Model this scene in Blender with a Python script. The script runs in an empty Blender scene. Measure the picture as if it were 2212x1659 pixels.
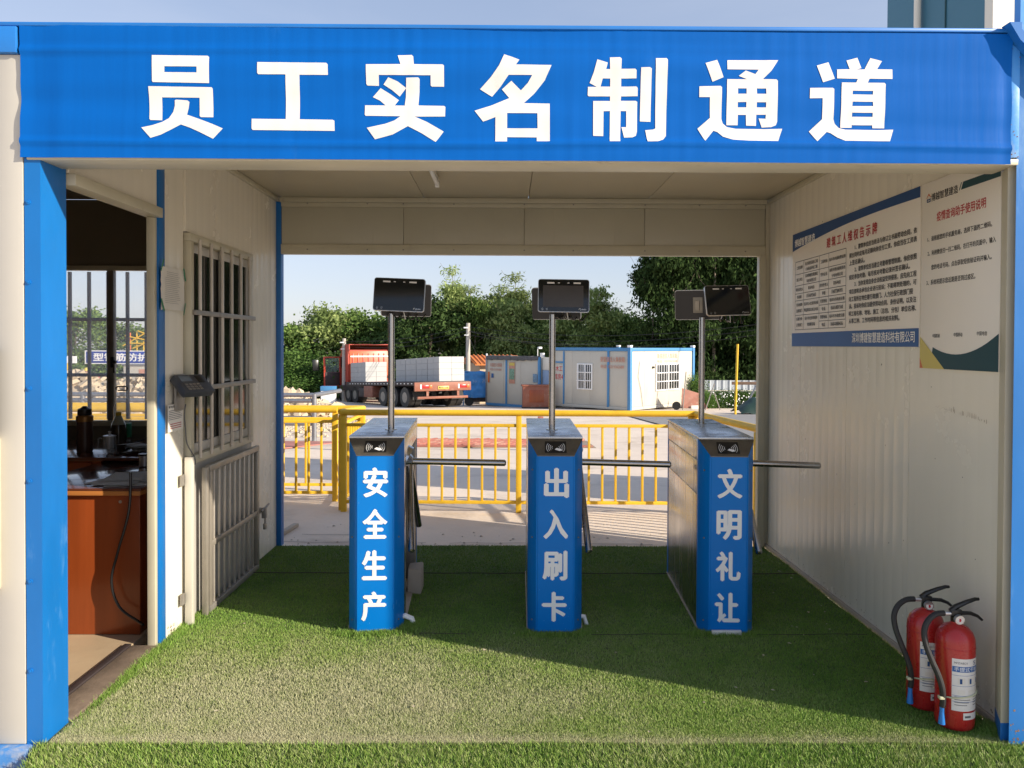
import bpy, bmesh, math, random
import numpy as np
from mathutils import Vector, Matrix, noise

random.seed(7); RNG = np.random.default_rng(7)
C = bpy.context.scene.collection
SC = bpy.context.scene
R_ = math.radians

# ------------------------------------------------------------------ camera
cam = bpy.data.cameras.new('camera'); camo = bpy.data.objects.new('camera', cam); C.objects.link(camo)
cam.sensor_width = 36.0; cam.lens = 36.0*1700/2212
cam.shift_y = -0.02633; cam.clip_start = 0.05; cam.clip_end = 2000
def cam_axes(p, y, r):
    f = Vector((math.sin(y)*math.cos(p), math.cos(y)*math.cos(p), -math.sin(p)))
    ri = Vector((math.cos(y), -math.sin(y), 0)); up = ri.cross(f)
    return ri*math.cos(r)+up*math.sin(r), up*math.cos(r)-ri*math.sin(r), f
ri, up, fw = cam_axes(.015, .007, .004)
M = Matrix((ri, up, -fw)).transposed().to_4x4(); M.translation = Vector((0, 0, 1.52))
camo.matrix_world = M; SC.camera = camo

# ------------------------------------------------------------------ sky, sun, exposure
SUN_TO = Vector((.908, -.418, .425)).normalized()          # towards the sun: right, a little behind the camera, low
W = bpy.data.worlds.new('World'); SC.world = W; W.use_nodes = True
nt = W.node_tree; nt.nodes.clear()
sky = nt.nodes.new('ShaderNodeTexSky'); sky.sky_type = 'NISHITA'; sky.sun_disc = False
sky.sun_elevation = math.asin(SUN_TO.z); sky.sun_rotation = math.atan2(SUN_TO.x, SUN_TO.y)
sky.air_density = 1.0; sky.dust_density = .6; sky.ozone_density = 3.0
gm = nt.nodes.new('ShaderNodeGamma'); gm.inputs[1].default_value = .5            # hazy summer air: softer contrast over the whole dome
tn = nt.nodes.new('ShaderNodeMix'); tn.data_type = 'RGBA'; tn.blend_type = 'MULTIPLY'; tn.inputs[0].default_value = 1
tn.inputs[7].default_value = (.97, .94, 1.03, 1)
bg = nt.nodes.new('ShaderNodeBackground'); bg.inputs[1].default_value = .15
ow = nt.nodes.new('ShaderNodeOutputWorld')
nt.links.new(sky.outputs[0], gm.inputs[0]); nt.links.new(gm.outputs[0], tn.inputs[6]); nt.links.new(tn.outputs[2], bg.inputs[0])
# faint high wisps all over the dome
tcw = nt.nodes.new('ShaderNodeTexCoord'); mpw = nt.nodes.new('ShaderNodeMapping'); mpw.inputs['Scale'].default_value = (1.2, 1.6, 5)
nzw = nt.nodes.new('ShaderNodeTexNoise'); nzw.inputs['Scale'].default_value = 1.6; nzw.inputs['Detail'].default_value = 6; nzw.inputs['Distortion'].default_value = .6
mrw = nt.nodes.new('ShaderNodeMapRange'); mrw.inputs[1].default_value = .42; mrw.inputs[2].default_value = .75; mrw.inputs[4].default_value = .22
wsp = nt.nodes.new('ShaderNodeMix'); wsp.data_type = 'RGBA'; wsp.inputs[7].default_value = (2.2, 2.3, 2.6, 1)
nt.links.new(tcw.outputs['Generated'], mpw.inputs[0]); nt.links.new(mpw.outputs[0], nzw.inputs['Vector']); nt.links.new(nzw.outputs[0], mrw.inputs[0])
nt.links.new(mrw.outputs[0], wsp.inputs[0]); nt.links.new(tn.outputs[2], wsp.inputs[6]); nt.links.new(wsp.outputs[2], bg.inputs[0]); nt.links.new(bg.outputs[0], ow.inputs[0])
sl = bpy.data.lights.new('sun', 'SUN'); sl.energy = 2.9; sl.angle = R_(.55); sl.color = (1, .89, .74)
so = bpy.data.objects.new('sun', sl); C.objects.link(so)
so.rotation_euler = SUN_TO.to_track_quat('Z', 'Y').to_euler()
SC.view_settings.view_transform = 'Standard'; SC.view_settings.look = 'None'
SC.view_settings.exposure = 1.34; SC.view_settings.gamma = 1

# ------------------------------------------------------------------ helpers
class MB:
    """collects shapes; every shape is appended as vertices and faces"""
    def __init__(s): s.v = []; s.f = []; s.m = []; s.mi = 0
    def add(s, v, f):
        n = len(s.v); s.v += [tuple(p) for p in v]
        for q in f: s.f.append(tuple(i+n for i in q)); s.m.append(s.mi)
        return s
    def box(s, x0, y0, z0, x1, y1, z1, b=0.0):
        if x0 > x1: x0, x1 = x1, x0
        if y0 > y1: y0, y1 = y1, y0
        if z0 > z1: z0, z1 = z1, z0
        if b <= 0:
            return s.add([(x0,y0,z0),(x1,y0,z0),(x1,y1,z0),(x0,y1,z0),(x0,y0,z1),(x1,y0,z1),(x1,y1,z1),(x0,y1,z1)],
                         [(0,3,2,1),(4,5,6,7),(0,1,5,4),(1,2,6,5),(2,3,7,6),(3,0,4,7)])
        b = min(b, (x1-x0)*.45, (y1-y0)*.45, (z1-z0)*.45)
        bm = bmesh.new(); bmesh.ops.create_cube(bm, size=1)
        for v in bm.verts:
            v.co = Vector((x0+(v.co.x+.5)*(x1-x0), y0+(v.co.y+.5)*(y1-y0), z0+(v.co.z+.5)*(z1-z0)))
        bmesh.ops.bevel(bm, geom=bm.edges[:], offset=b, segments=2, affect='EDGES', profile=.5)
        bm.verts.index_update()
        s.add([v.co[:] for v in bm.verts], [[v.index for v in f.verts] for f in bm.faces]); bm.free()
        return s
    def cyl(s, p0, p1, r, n=12, r1=None, cap=True):
        p0 = Vector(p0); p1 = Vector(p1); d = (p1-p0).normalized(); r1 = r if r1 is None else r1
        a = d.orthogonal().normalized(); b = d.cross(a)
        v = []
        for p, q in ((p0, r), (p1, r1)):
            for i in range(n):
                t = 2*math.pi*i/n; v.append(p+a*math.cos(t)*q+b*math.sin(t)*q)
        f = [(i, (i+1) % n, n+(i+1) % n, n+i) for i in range(n)]
        if cap: f += [tuple(range(n))[::-1], tuple(range(n, 2*n))]
        return s.add(v, f)
    def tube(s, pts, r, n=8, cap=True):
        P = [Vector(p) for p in pts]; a = None; v = []
        for i, p in enumerate(P):
            d = ((P[min(i+1, len(P)-1)]-P[i]).normalized()+(P[i]-P[max(i-1, 0)]).normalized()).normalized()
            a = d.orthogonal().normalized() if a is None else (a-d*a.dot(d)).normalized()
            b = d.cross(a); rr = r[i] if isinstance(r, (list, tuple)) else r
            v += [p+a*math.cos(2*math.pi*k/n)*rr+b*math.sin(2*math.pi*k/n)*rr for k in range(n)]
        f = [(i*n+k, i*n+(k+1) % n, (i+1)*n+(k+1) % n, (i+1)*n+k) for i in range(len(P)-1) for k in range(n)]
        if cap: f += [tuple(range(n))[::-1], tuple(range((len(P)-1)*n, len(P)*n))]
        return s.add(v, f)
    def prism(s, poly, a0, a1, ax=2):
        n = len(poly)
        def p3(p, a): return (p[0], p[1], a) if ax == 2 else ((p[0], a, p[1]) if ax == 1 else (a, p[0], p[1]))
        v = [p3(p, a0) for p in poly]+[p3(p, a1) for p in poly]
        return s.add(v, [tuple(range(n))[::-1], tuple(range(n, 2*n))]+[(i, (i+1) % n, n+(i+1) % n, n+i) for i in range(n)])
    def lathe(s, prof, c=(0, 0, 0), n=24):
        v = []; m = len(prof)
        for r, z in prof:
            for k in range(n):
                t = 2*math.pi*k/n; v.append((c[0]+r*math.cos(t), c[1]+r*math.sin(t), c[2]+z))
        f = [(i*n+k, i*n+(k+1) % n, (i+1)*n+(k+1) % n, (i+1)*n+k) for i in range(m-1) for k in range(n)]
        f += [tuple(range(n))[::-1], tuple(range((m-1)*n, m*n))]
        return s.add(v, f)
    def sheet(s, fn, us, vs):
        n = len(vs); v = [fn(a, b) for a in us for b in vs]
        return s.add(v, [(i*n+j, (i+1)*n+j, (i+1)*n+j+1, i*n+j+1) for i in range(len(us)-1) for j in range(n-1)])
    def tf(s, M, start=0):
        s.v[start:] = [tuple(M @ Vector(p)) for p in s.v[start:]]; return s

OFF = {}                                    # world offset that a part's vertices are relative to
def off(o): return OFF.get(o.name, Vector((0, 0, 0))) if o else Vector((0, 0, 0))
def mesh_of(mb, name, mats, o=Vector((0, 0, 0)), smooth=35):
    me = bpy.data.meshes.new(name)
    me.from_pydata([(p[0]-o.x, p[1]-o.y, p[2]-o.z) for p in mb.v], [], mb.f)
    mats = mats if isinstance(mats, (list, tuple)) else [mats]
    for m in mats: me.materials.append(m)
    if len(mats) > 1: me.polygons.foreach_set('material_index', mb.m)
    bm = bmesh.new(); bm.from_mesh(me); bmesh.ops.recalc_face_normals(bm, faces=bm.faces); bm.to_mesh(me); bm.free()
    if smooth:
        me.polygons.foreach_set('use_smooth', [True]*len(me.polygons)); me.set_sharp_from_angle(angle=R_(smooth))
    me.update(); return me
def part(name, mb, mats, parent=None, label=None, smooth=35, kind=None):
    o = bpy.data.objects.new(name, mesh_of(mb, name, mats, off(parent), smooth)); C.objects.link(o)
    if parent: o.parent = parent; OFF[o.name] = off(parent)
    if label: o['label'] = label
    if kind: o['kind'] = kind
    return o
def tag(o, label, cat, group=None, kind=None):
    o['label'] = label; o['category'] = cat
    if group: o['group'] = group
    if kind: o['kind'] = kind
    return o
def thing(name, label, cat, loc=(0, 0, 0), rz=0, group=None, local=False, rx=0, ry=0):
    o = bpy.data.objects.new(name, None); C.objects.link(o); o.empty_display_size = .1
    o.location = loc; o.rotation_euler = (rx, ry, rz)
    OFF[o.name] = Vector((0, 0, 0)) if local else Vector(loc)
    return tag(o, label, cat, group)
def solo(name, mb, mats, label, cat, group=None, kind=None, smooth=35):
    return tag(part(name, mb, mats, None, None, smooth), label, cat, group, kind)
def struct(name, mb, mats, smooth=35):
    o = part(name, mb, mats, None, None, smooth); o['kind'] = 'structure'; return o
def inst(name, me, parent, loc, rot=(0, 0, 0), sc=(1, 1, 1)):
    o = bpy.data.objects.new(name, me); C.objects.link(o); o.parent = parent
    o.location = Vector(loc)-off(parent); o.rotation_euler = rot; o.scale = sc; OFF[o.name] = off(parent)
    return o
def copy_tree(o, loc=None, rz=None, label=None):
    c = o.copy(); C.objects.link(c)
    if loc is not None: c.location = loc
    if rz is not None: c.rotation_euler[2] = rz
    if label: c['label'] = label
    for ch in o.children:
        d = ch.copy(); C.objects.link(d); d.parent = c
        for g in ch.children:
            e = g.copy(); C.objects.link(e); e.parent = d
    return c

_txt = {}
def text_mesh(body, bold):
    if (body, bold) not in _txt:
        cu = bpy.data.curves.new('lettering', 'FONT'); cu.body = body; cu.offset = bold; cu.resolution_u = 3
        o = bpy.data.objects.new('lettering', cu); C.objects.link(o)
        me = bpy.data.meshes.new_from_object(o.evaluated_get(bpy.context.evaluated_depsgraph_get()))
        v = [x.co.copy() for x in me.vertices]; f = [tuple(p.vertices) for p in me.polygons]
        bpy.data.objects.remove(o); bpy.data.curves.remove(cu); bpy.data.meshes.remove(me)
        _txt[(body, bold)] = (v, f)
    return _txt[(body, bold)]
def put_text(mb, body, org, right, upv, h, w=None, bold=0.0, align='L'):
    """append flat printed lettering: org = baseline-left corner, h = character height, w = width to fill"""
    v, f = text_mesh(body, 0)
    if not v: return
    right = Vector(right); upv = Vector(upv); org = Vector(org)
    x0 = min(p.x for p in v); x1 = max(p.x for p in v); y0 = min(p.y for p in v); y1 = max(p.y for p in v)
    sy = h/(y1-y0); sx = sy if w is None else w/(x1-x0)
    dx = {'L': 0, 'C': -.5*(x1-x0)*sx, 'R': -(x1-x0)*sx}[align]
    nrm = right.cross(upv).normalized(); k = 0
    for ox, oy in (((0, 0),) if bold <= 0 else ((-bold, 0), (bold, 0), (0, bold*.6), (0, -bold*.6))):      # a heavier face: the same glyph struck four times
        mb.add([org+right*((p.x-x0+ox)*sx+dx)+upv*((p.y-y0+oy)*sy)+nrm*(.00012*k) for p in v], f); k += 1
def outline_mesh(polys):
    """fill closed outlines (inner ones become holes) with triangles, in x and z"""
    cu = bpy.data.curves.new('outline', 'CURVE'); cu.dimensions = '2D'; cu.fill_mode = 'BOTH'
    for P in polys:
        sp = cu.splines.new('POLY'); sp.points.add(len(P)-1); sp.use_cyclic_u = True
        for i, p in enumerate(P): sp.points[i].co = (p[0], p[1], 0, 1)
    o = bpy.data.objects.new('outline', cu); C.objects.link(o)
    me = bpy.data.meshes.new_from_object(o.evaluated_get(bpy.context.evaluated_depsgraph_get()))
    bpy.data.objects.remove(o); bpy.data.curves.remove(cu); return me

# ------------------------------------------------------------------ materials
def mat(name, col, rough=.5, metal=0.0, var=.12, vs=4.0, dirt=None, bump=None, spec=.5, coat=0.0, stretch=(1, 1, 1), rvar=0.0, trans=0.0, alpha=1.0, emit=None):
    """dirt = (colour, amount 0..1, noise scale, stretch); bump = (strength, noise scale, distance)"""
    m = bpy.data.materials.new(name); m.use_nodes = True; t = m.node_tree; N = t.nodes; L = t.links
    p = N['Principled BSDF']; tc = N.new('ShaderNodeTexCoord')
    def tex(scale, st, det=5, rough_=.6):
        mp = N.new('ShaderNodeMapping'); mp.inputs['Scale'].default_value = st; L.new(tc.outputs['Object'], mp.inputs[0])
        n = N.new('ShaderNodeTexNoise'); n.inputs['Scale'].default_value = scale; n.inputs['Detail'].default_value = det
        n.inputs['Roughness'].default_value = rough_; L.new(mp.outputs[0], n.inputs['Vector']); return n
    n = tex(vs, stretch); r = N.new('ShaderNodeMapRange'); r.inputs[1].default_value = .25; r.inputs[2].default_value = .75
    r.inputs[3].default_value = 1-var; r.inputs[4].default_value = 1+var; L.new(n.outputs[0], r.inputs[0])
    mul = N.new('ShaderNodeVectorMath'); mul.operation = 'SCALE'; mul.inputs[0].default_value = col; L.new(r.outputs[0], mul.inputs[3])
    out = mul.outputs[0]
    if dirt:
        dc, amt, ds, dst = dirt
        dn = tex(ds, dst, 8, .7); dr = N.new('ShaderNodeMapRange'); lo = .68-.35*amt
        dr.inputs[1].default_value = lo; dr.inputs[2].default_value = lo+.22; dr.inputs[4].default_value = min(1, .35+amt)
        L.new(dn.outputs[0], dr.inputs[0]); mx = N.new('ShaderNodeMix'); mx.data_type = 'RGBA'
        L.new(dr.outputs[0], mx.inputs[0]); L.new(out, mx.inputs[6]); mx.inputs[7].default_value = (*dc, 1); out = mx.outputs[2]
    L.new(out, p.inputs['Base Color'])
    p.inputs['Roughness'].default_value = rough; p.inputs['Metallic'].default_value = metal
    p.inputs['Specular IOR Level'].default_value = spec; p.inputs['Coat Weight'].default_value = coat
    p.inputs['Transmission Weight'].default_value = trans; p.inputs['Alpha'].default_value = alpha
    if rvar:
        rn = tex(vs*2.3, stretch); rr = N.new('ShaderNodeMapRange'); rr.inputs[1].default_value = .3; rr.inputs[2].default_value = .7
        rr.inputs[3].default_value = max(0, rough-rvar); rr.inputs[4].default_value = min(1, rough+rvar)
        L.new(rn.outputs[0], rr.inputs[0]); L.new(rr.outputs[0], p.inputs['Roughness'])
    if bump:
        bn = tex(bump[1], stretch, 6); b = N.new('ShaderNodeBump'); b.inputs['Strength'].default_value = bump[0]
        b.inputs['Distance'].default_value = bump[2] if len(bump) > 2 else .01
        L.new(bn.outputs[0], b.inputs['Height']); L.new(b.outputs[0], p.inputs['Normal'])
    if emit: p.inputs['Emission Color'].default_value = (*emit[0], 1); p.inputs['Emission Strength'].default_value = emit[1]
    return m
BROWN = (.16, .10, .055); DUST = (.5, .42, .32); RUST = (.16, .06, .025)
m_panel = mat('panel_cream', (.50, .47, .36), .38, var=.05, vs=1.5, dirt=((.36, .31, .23), .16, 3, (1, 1, .25)), bump=(.15, 3, .01), rvar=.08)
m_panel_in = mat('panel_wall', (.82, .77, .65), .24, var=.04, vs=1.2, bump=(.05, 1.4, .012), rvar=.06)
m_panel_out = mat('panel_front', (.57, .54, .47), .4, var=.04, vs=2, dirt=((.55, .5, .42), .2, 1.5, (1, 1, .3)))
m_ceil = mat('ceiling_panel', (.60, .54, .40), .35, var=.06, vs=1.2, dirt=((.3, .22, .13), .1, 8, (1, 1, 1)))
m_trim = mat('trim_cream', (.55, .51, .38), .42, var=.07, vs=5, dirt=((.22, .15, .08), .22, 9, (1, 1, .4)), bump=(.1, 20, .003))
m_blue = mat('post_blue', (.003, .14, .44), .45, var=.16, vs=3, dirt=((.22, .42, .66), .26, 5, (1, 1, .3)), stretch=(1, 1, .35), bump=(.12, 9, .004), rvar=.1)
m_blue2 = mat('strip_blue', (.015, .16, .5), .4, var=.1, vs=5, dirt=((.3, .32, .34), .12, 9, (1, 1, .5)))
m_blue_worn = mat('worn_blue', (.06, .3, .74), .42, var=.12, vs=2.5, dirt=((.52, .58, .62), .5, 5, (1, 1, .5)), bump=(.2, 12, .004))
m_rust = mat('rust', (.20, .13, .09), .85, var=.35, vs=12, bump=(.5, 40, .004))
m_base = mat('base_frame', (.05, .2, .5), .6, var=.2, vs=6, dirt=((.45, .42, .36), .6, 7, (1, 1, 1)), bump=(.4, 20, .006))
m_tblue = mat('turnstile_blue', (.0, .19, .62), .38, var=.05, vs=3, rvar=.1, spec=.25, dirt=((.08, .26, .52), .10, 5, (1, 1, .3)))
m_steel = mat('brushed_steel', (.55, .55, .56), .24, metal=1, var=.08, vs=9, stretch=(1, 1, .06), bump=(.06, 60, .002), rvar=.08)
m_steel_top = mat('dusty_steel', (.5, .53, .57), .3, metal=.85, var=.12, vs=5, dirt=((.35, .38, .42), .3, 6, (1, 1, 1)), rvar=.12)
m_tube = mat('steel_tube', (.42, .41, .40), .2, metal=1, var=.08, vs=30, rvar=.08)
m_grille = mat('grille_steel', (.36, .325, .27), .4, metal=.4, var=.08, vs=14, dirt=((.25, .17, .1), .08, 14, (1, 1, .3)), rvar=.1)
m_grille2 = mat('grille_dull', (.3, .28, .25), .5, metal=.5, var=.15, vs=14, dirt=((.2, .12, .06), .3, 14, (1, 1, .3)))
m_dark = mat('black_plastic', (.012, .012, .013), .32, var=.1, vs=20)
m_rubber = mat('rubber', (.02, .02, .02), .6, var=.2, vs=10, dirt=((.16, .13, .1), .25, 6, (1, 1, 1)))
m_screen = mat('screen_glass', (.008, .010, .011), .08, var=.3, vs=6, spec=.6)
m_screen2 = mat('dusty_screen', (.06, .052, .045), .2, var=.25, vs=4, spec=.5)
m_silver = mat('silver_edge', (.6, .6, .6), .3, metal=.8, var=.05)
m_white = mat('white_print', (.74, .72, .68), .5, var=.03, vs=4, dirt=((.62, .60, .55), .1, 7, (1, 1, 1)))
m_letter = mat('white_letter', (.9, .9, .88), .5, var=.02)
m_glass = mat('window_glass', (.9, .95, .95), .02, var=0, trans=1.0)
m_glassd = mat('dark_glass', (.02, .022, .02), .06, var=.2, spec=.6)
m_yellow = mat('yellow_paint', (.78, .48, .025), .5, var=.12, vs=8, dirt=((.35, .22, .08), .3, 12, (1, 1, 1)), rvar=.1)
m_galv = mat('galvanised', (.30, .31, .33), .4, metal=.7, var=.15, vs=10)
m_red = mat('extinguisher_red', (.42, .022, .02), .28, var=.06, vs=6, dirt=((.35, .12, .09), .25, 7, (1, 1, 1)), coat=.2, rvar=.08)
m_wood = mat('cabinet_wood', (.27, .055, .012), .3, var=.25, vs=9, stretch=(1, 1, .07), coat=.15)
m_woodl = mat('cabinet_edge', (.42, .16, .04), .35, var=.2, vs=9, stretch=(.1, 1, 1))
m_desk = mat('desk_top', (.12, .035, .018), .14, var=.25, vs=7, stretch=(1, .08, 1), coat=.5)
m_floor = mat('office_floor', (.52, .40, .26), .5, var=.1, vs=3, dirt=((.34, .25, .16), .3, 4, (1, 1, 1)), rvar=.15)
m_conc = mat('concrete', (.42, .36, .29), .8, var=.12, vs=6, dirt=((.24, .19, .14), .3, 3, (1, 1, 1)), bump=(.4, 40, .004))
m_block = mat('block', (.54, .44, .31), .85, var=.12, vs=1.2, bump=(.3, 10, .01))
m_aac = mat('white_block', (.50, .50, .49), .85, var=.05, vs=.8, bump=(.2, 10, .01))
m_paper = mat('paper', (.72, .69, .62), .7, var=.05, vs=6)
m_green = mat('green_tape', (.01, .18, .07), .5, var=.1)
m_ink = mat('grey_ink', (.12, .12, .12), .6, var=.1)
m_black = mat('black_ink', (.02, .018, .018), .5, var=.1)
m_redink = mat('red_ink', (.5, .02, .03), .5, var=.05)
m_board = mat('board_cream', (.90, .85, .76), .5, var=.03, vs=2)
m_navy = mat('board_blue', (.006, .06, .2), .6, var=.05)
m_navy2 = mat('board_blue_light', (.03, .12, .34), .6, var=.05)
m_teal = mat('board_teal', (.008, .06, .075), .6, var=.05)
m_yel = mat('board_yellow', (.62, .50, .10), .4, var=.05)
m_orange = mat('logo_orange', (.65, .15, .03), .4, var=.05)
m_cabred = mat('truck_red', (.45, .045, .02), .42, var=.15, vs=3, dirt=((.3, .12, .08), .4, 3, (1, 1, 1)), coat=.2)
m_truckd = mat('truck_dark', (.04, .03, .03), .6, var=.3, vs=4, dirt=((.16, .09, .06), .4, 3, (1, 1, 1)))
m_brownp = mat('tail_board', (.28, .10, .06), .6, var=.2, vs=3, dirt=((.4, .3, .22), .4, 4, (1, 1, 1)))
m_house = mat('office_white', (.56, .53, .45), .5, var=.05, vs=1, dirt=((.42, .37, .29), .15, 1.2, (1, 1, .3)))
m_hblue = mat('office_blue', (.07, .25, .50), .45, var=.1, vs=3)
m_fade = mat('faded_red', (.55, .28, .2), .6, var=.2, vs=8)
m_tarp = mat('blue_tarp', (.04, .24, .6), .5, var=.25, vs=3, dirt=((.55, .6, .65), .35, 2, (1, 1, 1)))
m_teals = mat('teal_cladding', (.05, .17, .25), .5, var=.05, vs=1)
m_creamc = mat('cream_cladding', (.8, .76, .66), .5, var=.04, vs=1)
m_pole = mat('concrete_pole', (.45, .42, .37), .8, var=.1, vs=3)
m_roof = mat('roof_tile', (.62, .20, .05), .7, var=.2, vs=6)
m_corr = mat('hoarding', (.42, .46, .49), .45, var=.06, vs=.6, dirt=((.3, .3, .28), .2, 2, (1, 1, .3)))
m_pink = mat('red_slab', (.42, .17, .14), .8, var=.2, vs=3, dirt=((.5, .38, .28), .4, 2, (1, 1, 1)))
m_trunk = mat('bark', (.22, .18, .13), .9, var=.3, vs=3)
m_gtarp = mat('green_tarp', (.02, .05, .04), .5, var=.3, vs=3)
m_banner = mat('banner_blue', (.0, .105, .43), .65, var=.05, vs=9, stretch=(5, 1, .15), dirt=((.04, .2, .55), .16, 3, (1, 1, .3)), rvar=.08, spec=.12)
m_plastic = mat('clear_plastic', (.6, .65, .66), .08, var=0, alpha=.28)
m_zip = mat('cable_tie', (.6, .6, .4), .5, var=.1)
m_nozzle = mat('nozzle_blue', (.02, .2, .6), .4, var=.05)
m_skin = mat('skin', (.4, .22, .14), .6, var=.05)
m_vest = mat('hivis', (.5, .75, .05), .6, var=.05)
BANNER_GLYPHS = {   # outlines of the painted characters, millimetres across and up
    '员': [[(-1325,2595),(-1117,2593),(-1111,2588),(-1111,2491),(-1320,2494),(-1323,2498)],[(-1277,2553),(-1157,2552),(-1157,2530),(-1277,2531)],[(-1338,2479),(-1102,2476),(-1098,2471),(-1097,2366),(-1143,2366),(-1148,2371),(-1148,2438),(-1288,2439),(-1286,2353),(-1330,2354),(-1334,2358)],[(-1241,2429),(-1235,2431),(-1193,2428),(-1186,2422),(-1189,2400),(-1195,2375),(-1149,2359),(-1101,2341),(-1061,2324),(-1098,2286),(-1149,2311),(-1185,2327),(-1217,2338),(-1256,2318),(-1292,2300),(-1331,2288),(-1364,2326),(-1322,2335),(-1286,2347),(-1262,2361),(-1247,2385),(-1241,2409)]],
    '工': [[(-932,2570),(-676,2569),(-670,2563),(-669,2524),(-775,2524),(-775,2360),(-652,2359),(-646,2355),(-645,2318),(-950,2319),(-954,2324),(-954,2361),(-827,2360),(-827,2525),(-928,2525),(-932,2530)]],
    '实': [[(-410,2599),(-358,2601),(-352,2595),(-349,2565),(-242,2565),(-237,2560),(-237,2485),(-283,2485),(-287,2489),(-287,2525),(-480,2525),(-480,2486),(-522,2487),(-527,2492),(-528,2564),(-399,2565),(-404,2581)],[(-445,2517),(-410,2502),(-379,2479),(-403,2448),(-431,2471),(-463,2491)],[(-378,2516),(-333,2517),(-328,2511),(-329,2465),(-333,2415),(-237,2414),(-232,2410),(-233,2374),(-347,2373),(-302,2354),(-238,2318),(-268,2279),(-320,2311),(-372,2337),(-428,2306),(-495,2288),(-525,2330),(-458,2345),(-422,2358),(-400,2374),(-530,2375),(-533,2379),(-532,2414),(-455,2414),(-476,2432),(-503,2445),(-474,2478),(-437,2456),(-406,2434),(-421,2414),(-384,2414),(-380,2447)]],
    '名': [[(-13,2605),(15,2596),(44,2585),(31,2567),(164,2566),(139,2510),(100,2462),(61,2426),(158,2425),(159,2283),(110,2283),(110,2298),(-1,2299),(-1,2282),(-45,2282),(-45,2373),(-68,2364),(-91,2356),(-123,2396),(-62,2416),(7,2445),(-21,2477),(14,2508),(50,2474),(76,2501),(92,2529),(4,2529),(-25,2488),(-58,2450),(-103,2477),(-62,2521),(-32,2563)],[(-1,2388),(112,2388),(113,2332),(-1,2332)]],
    '制': [[(335,2589),(374,2577),(371,2564),(368,2553),(383,2553),(382,2597),(420,2598),(426,2593),(425,2554),(477,2555),(482,2550),(482,2520),(425,2519),(425,2489),(482,2490),(487,2485),(487,2454),(425,2453),(424,2437),(480,2437),(486,2433),(485,2321),(481,2306),(468,2300),(437,2299),(427,2338),(444,2338),(445,2344),(445,2399),(424,2399),(422,2284),(383,2284),(384,2399),(360,2398),(359,2304),(321,2305),(321,2436),(384,2436),(384,2453),(304,2453),(300,2457),(301,2488),(334,2488),(307,2502),(322,2541)],[(356,2519),(384,2519),(384,2489),(348,2489)],[(499,2560),(532,2561),(539,2556),(536,2359),(496,2360)],[(554,2595),(594,2596),(599,2591),(594,2321),(594,2306),(584,2293),(564,2285),(525,2284),(516,2327),(546,2330),(554,2334)]],
    '通': [[(740,2578),(784,2591),(808,2526),(767,2509)],[(718,2492),(798,2494),(803,2489),(802,2371),(807,2354),(823,2341),(856,2335),(965,2334),(1031,2336),(1015,2289),(905,2290),(845,2294),(808,2305),(787,2322),(772,2327),(741,2288),(712,2334),(759,2375),(758,2452),(718,2452)],[(822,2590),(1014,2592),(987,2551),(956,2520),(1007,2519),(1012,2514),(1012,2363),(1007,2349),(989,2342),(954,2340),(942,2374),(968,2373),(969,2388),(933,2388),(932,2346),(895,2347),(894,2387),(864,2387),(863,2348),(821,2348),(822,2519),(897,2519),(865,2531),(891,2551),(927,2538),(940,2555),(822,2555)],[(863,2485),(895,2485),(895,2465),(863,2465)],[(933,2485),(968,2485),(969,2465),(934,2465)],[(863,2434),(895,2435),(895,2415),(863,2415)],[(934,2434),(969,2434),(969,2415),(934,2415)]],
    '道': [[(1158,2572),(1202,2585),(1225,2523),(1181,2509)],[(1133,2488),(1218,2489),(1224,2485),(1223,2373),(1228,2356),(1243,2340),(1267,2334),(1388,2333),(1449,2335),(1436,2291),(1267,2292),(1237,2304),(1213,2320),(1198,2325),(1162,2289),(1131,2326),(1180,2372),(1180,2450),(1132,2449)],[(1270,2592),(1311,2603),(1326,2564),(1307,2558),(1338,2559),(1360,2602),(1404,2591),(1385,2560),(1443,2560),(1443,2524),(1356,2524),(1350,2509),(1413,2509),(1418,2504),(1415,2340),(1370,2340),(1370,2351),(1292,2351),(1292,2341),(1249,2341),(1252,2509),(1306,2509),(1312,2523),(1234,2524),(1234,2558),(1282,2559)],[(1294,2479),(1371,2479),(1370,2465),(1293,2465)],[(1293,2438),(1370,2438),(1371,2422),(1292,2421)],[(1292,2397),(1370,2397),(1370,2382),(1292,2382)]],
}
# ------------------------------------------------------------------ ground
def gz(y):
    """height of the yard: level behind the gatehouse, then falling away"""
    if y < 7.5: return -.07
    return -.07-.0475*(min(y, 50)-7.5)
m_yard = mat('yard_concrete', (.72, .61, .50), .85, var=.10, vs=.8, dirt=((.40, .32, .235), .44, .9, (1, 1, 1)), bump=(.5, 14, .01))
mb = MB()
xs = [-300, -60, -30, -15, -8, -4, -2, 0, 2, 4, 8, 15, 30, 60, 300]
mb.sheet(lambda x, y: (x, y, -.15), xs, [-60, -20, -5, 0, 3, 5.9])
mb.sheet(lambda x, y: (x, y, -.15 if y < 5.95 else gz(y)), xs, [5.9, 5.97])
mb.sheet(lambda x, y: (x, y, gz(y)+(.012*noise.noise(Vector((x*.8, y*.8, 0))) if abs(x) < 12 and y < 20 else 0)),
         [-300, -60, -30]+[i*.5 for i in range(-26, 27)]+[30, 60, 300], [5.97+i*.4 for i in range(40)]+[24, 30, 40, 50, 70, 120, 400])
struct('ground', mb, m_yard, 60)
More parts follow.
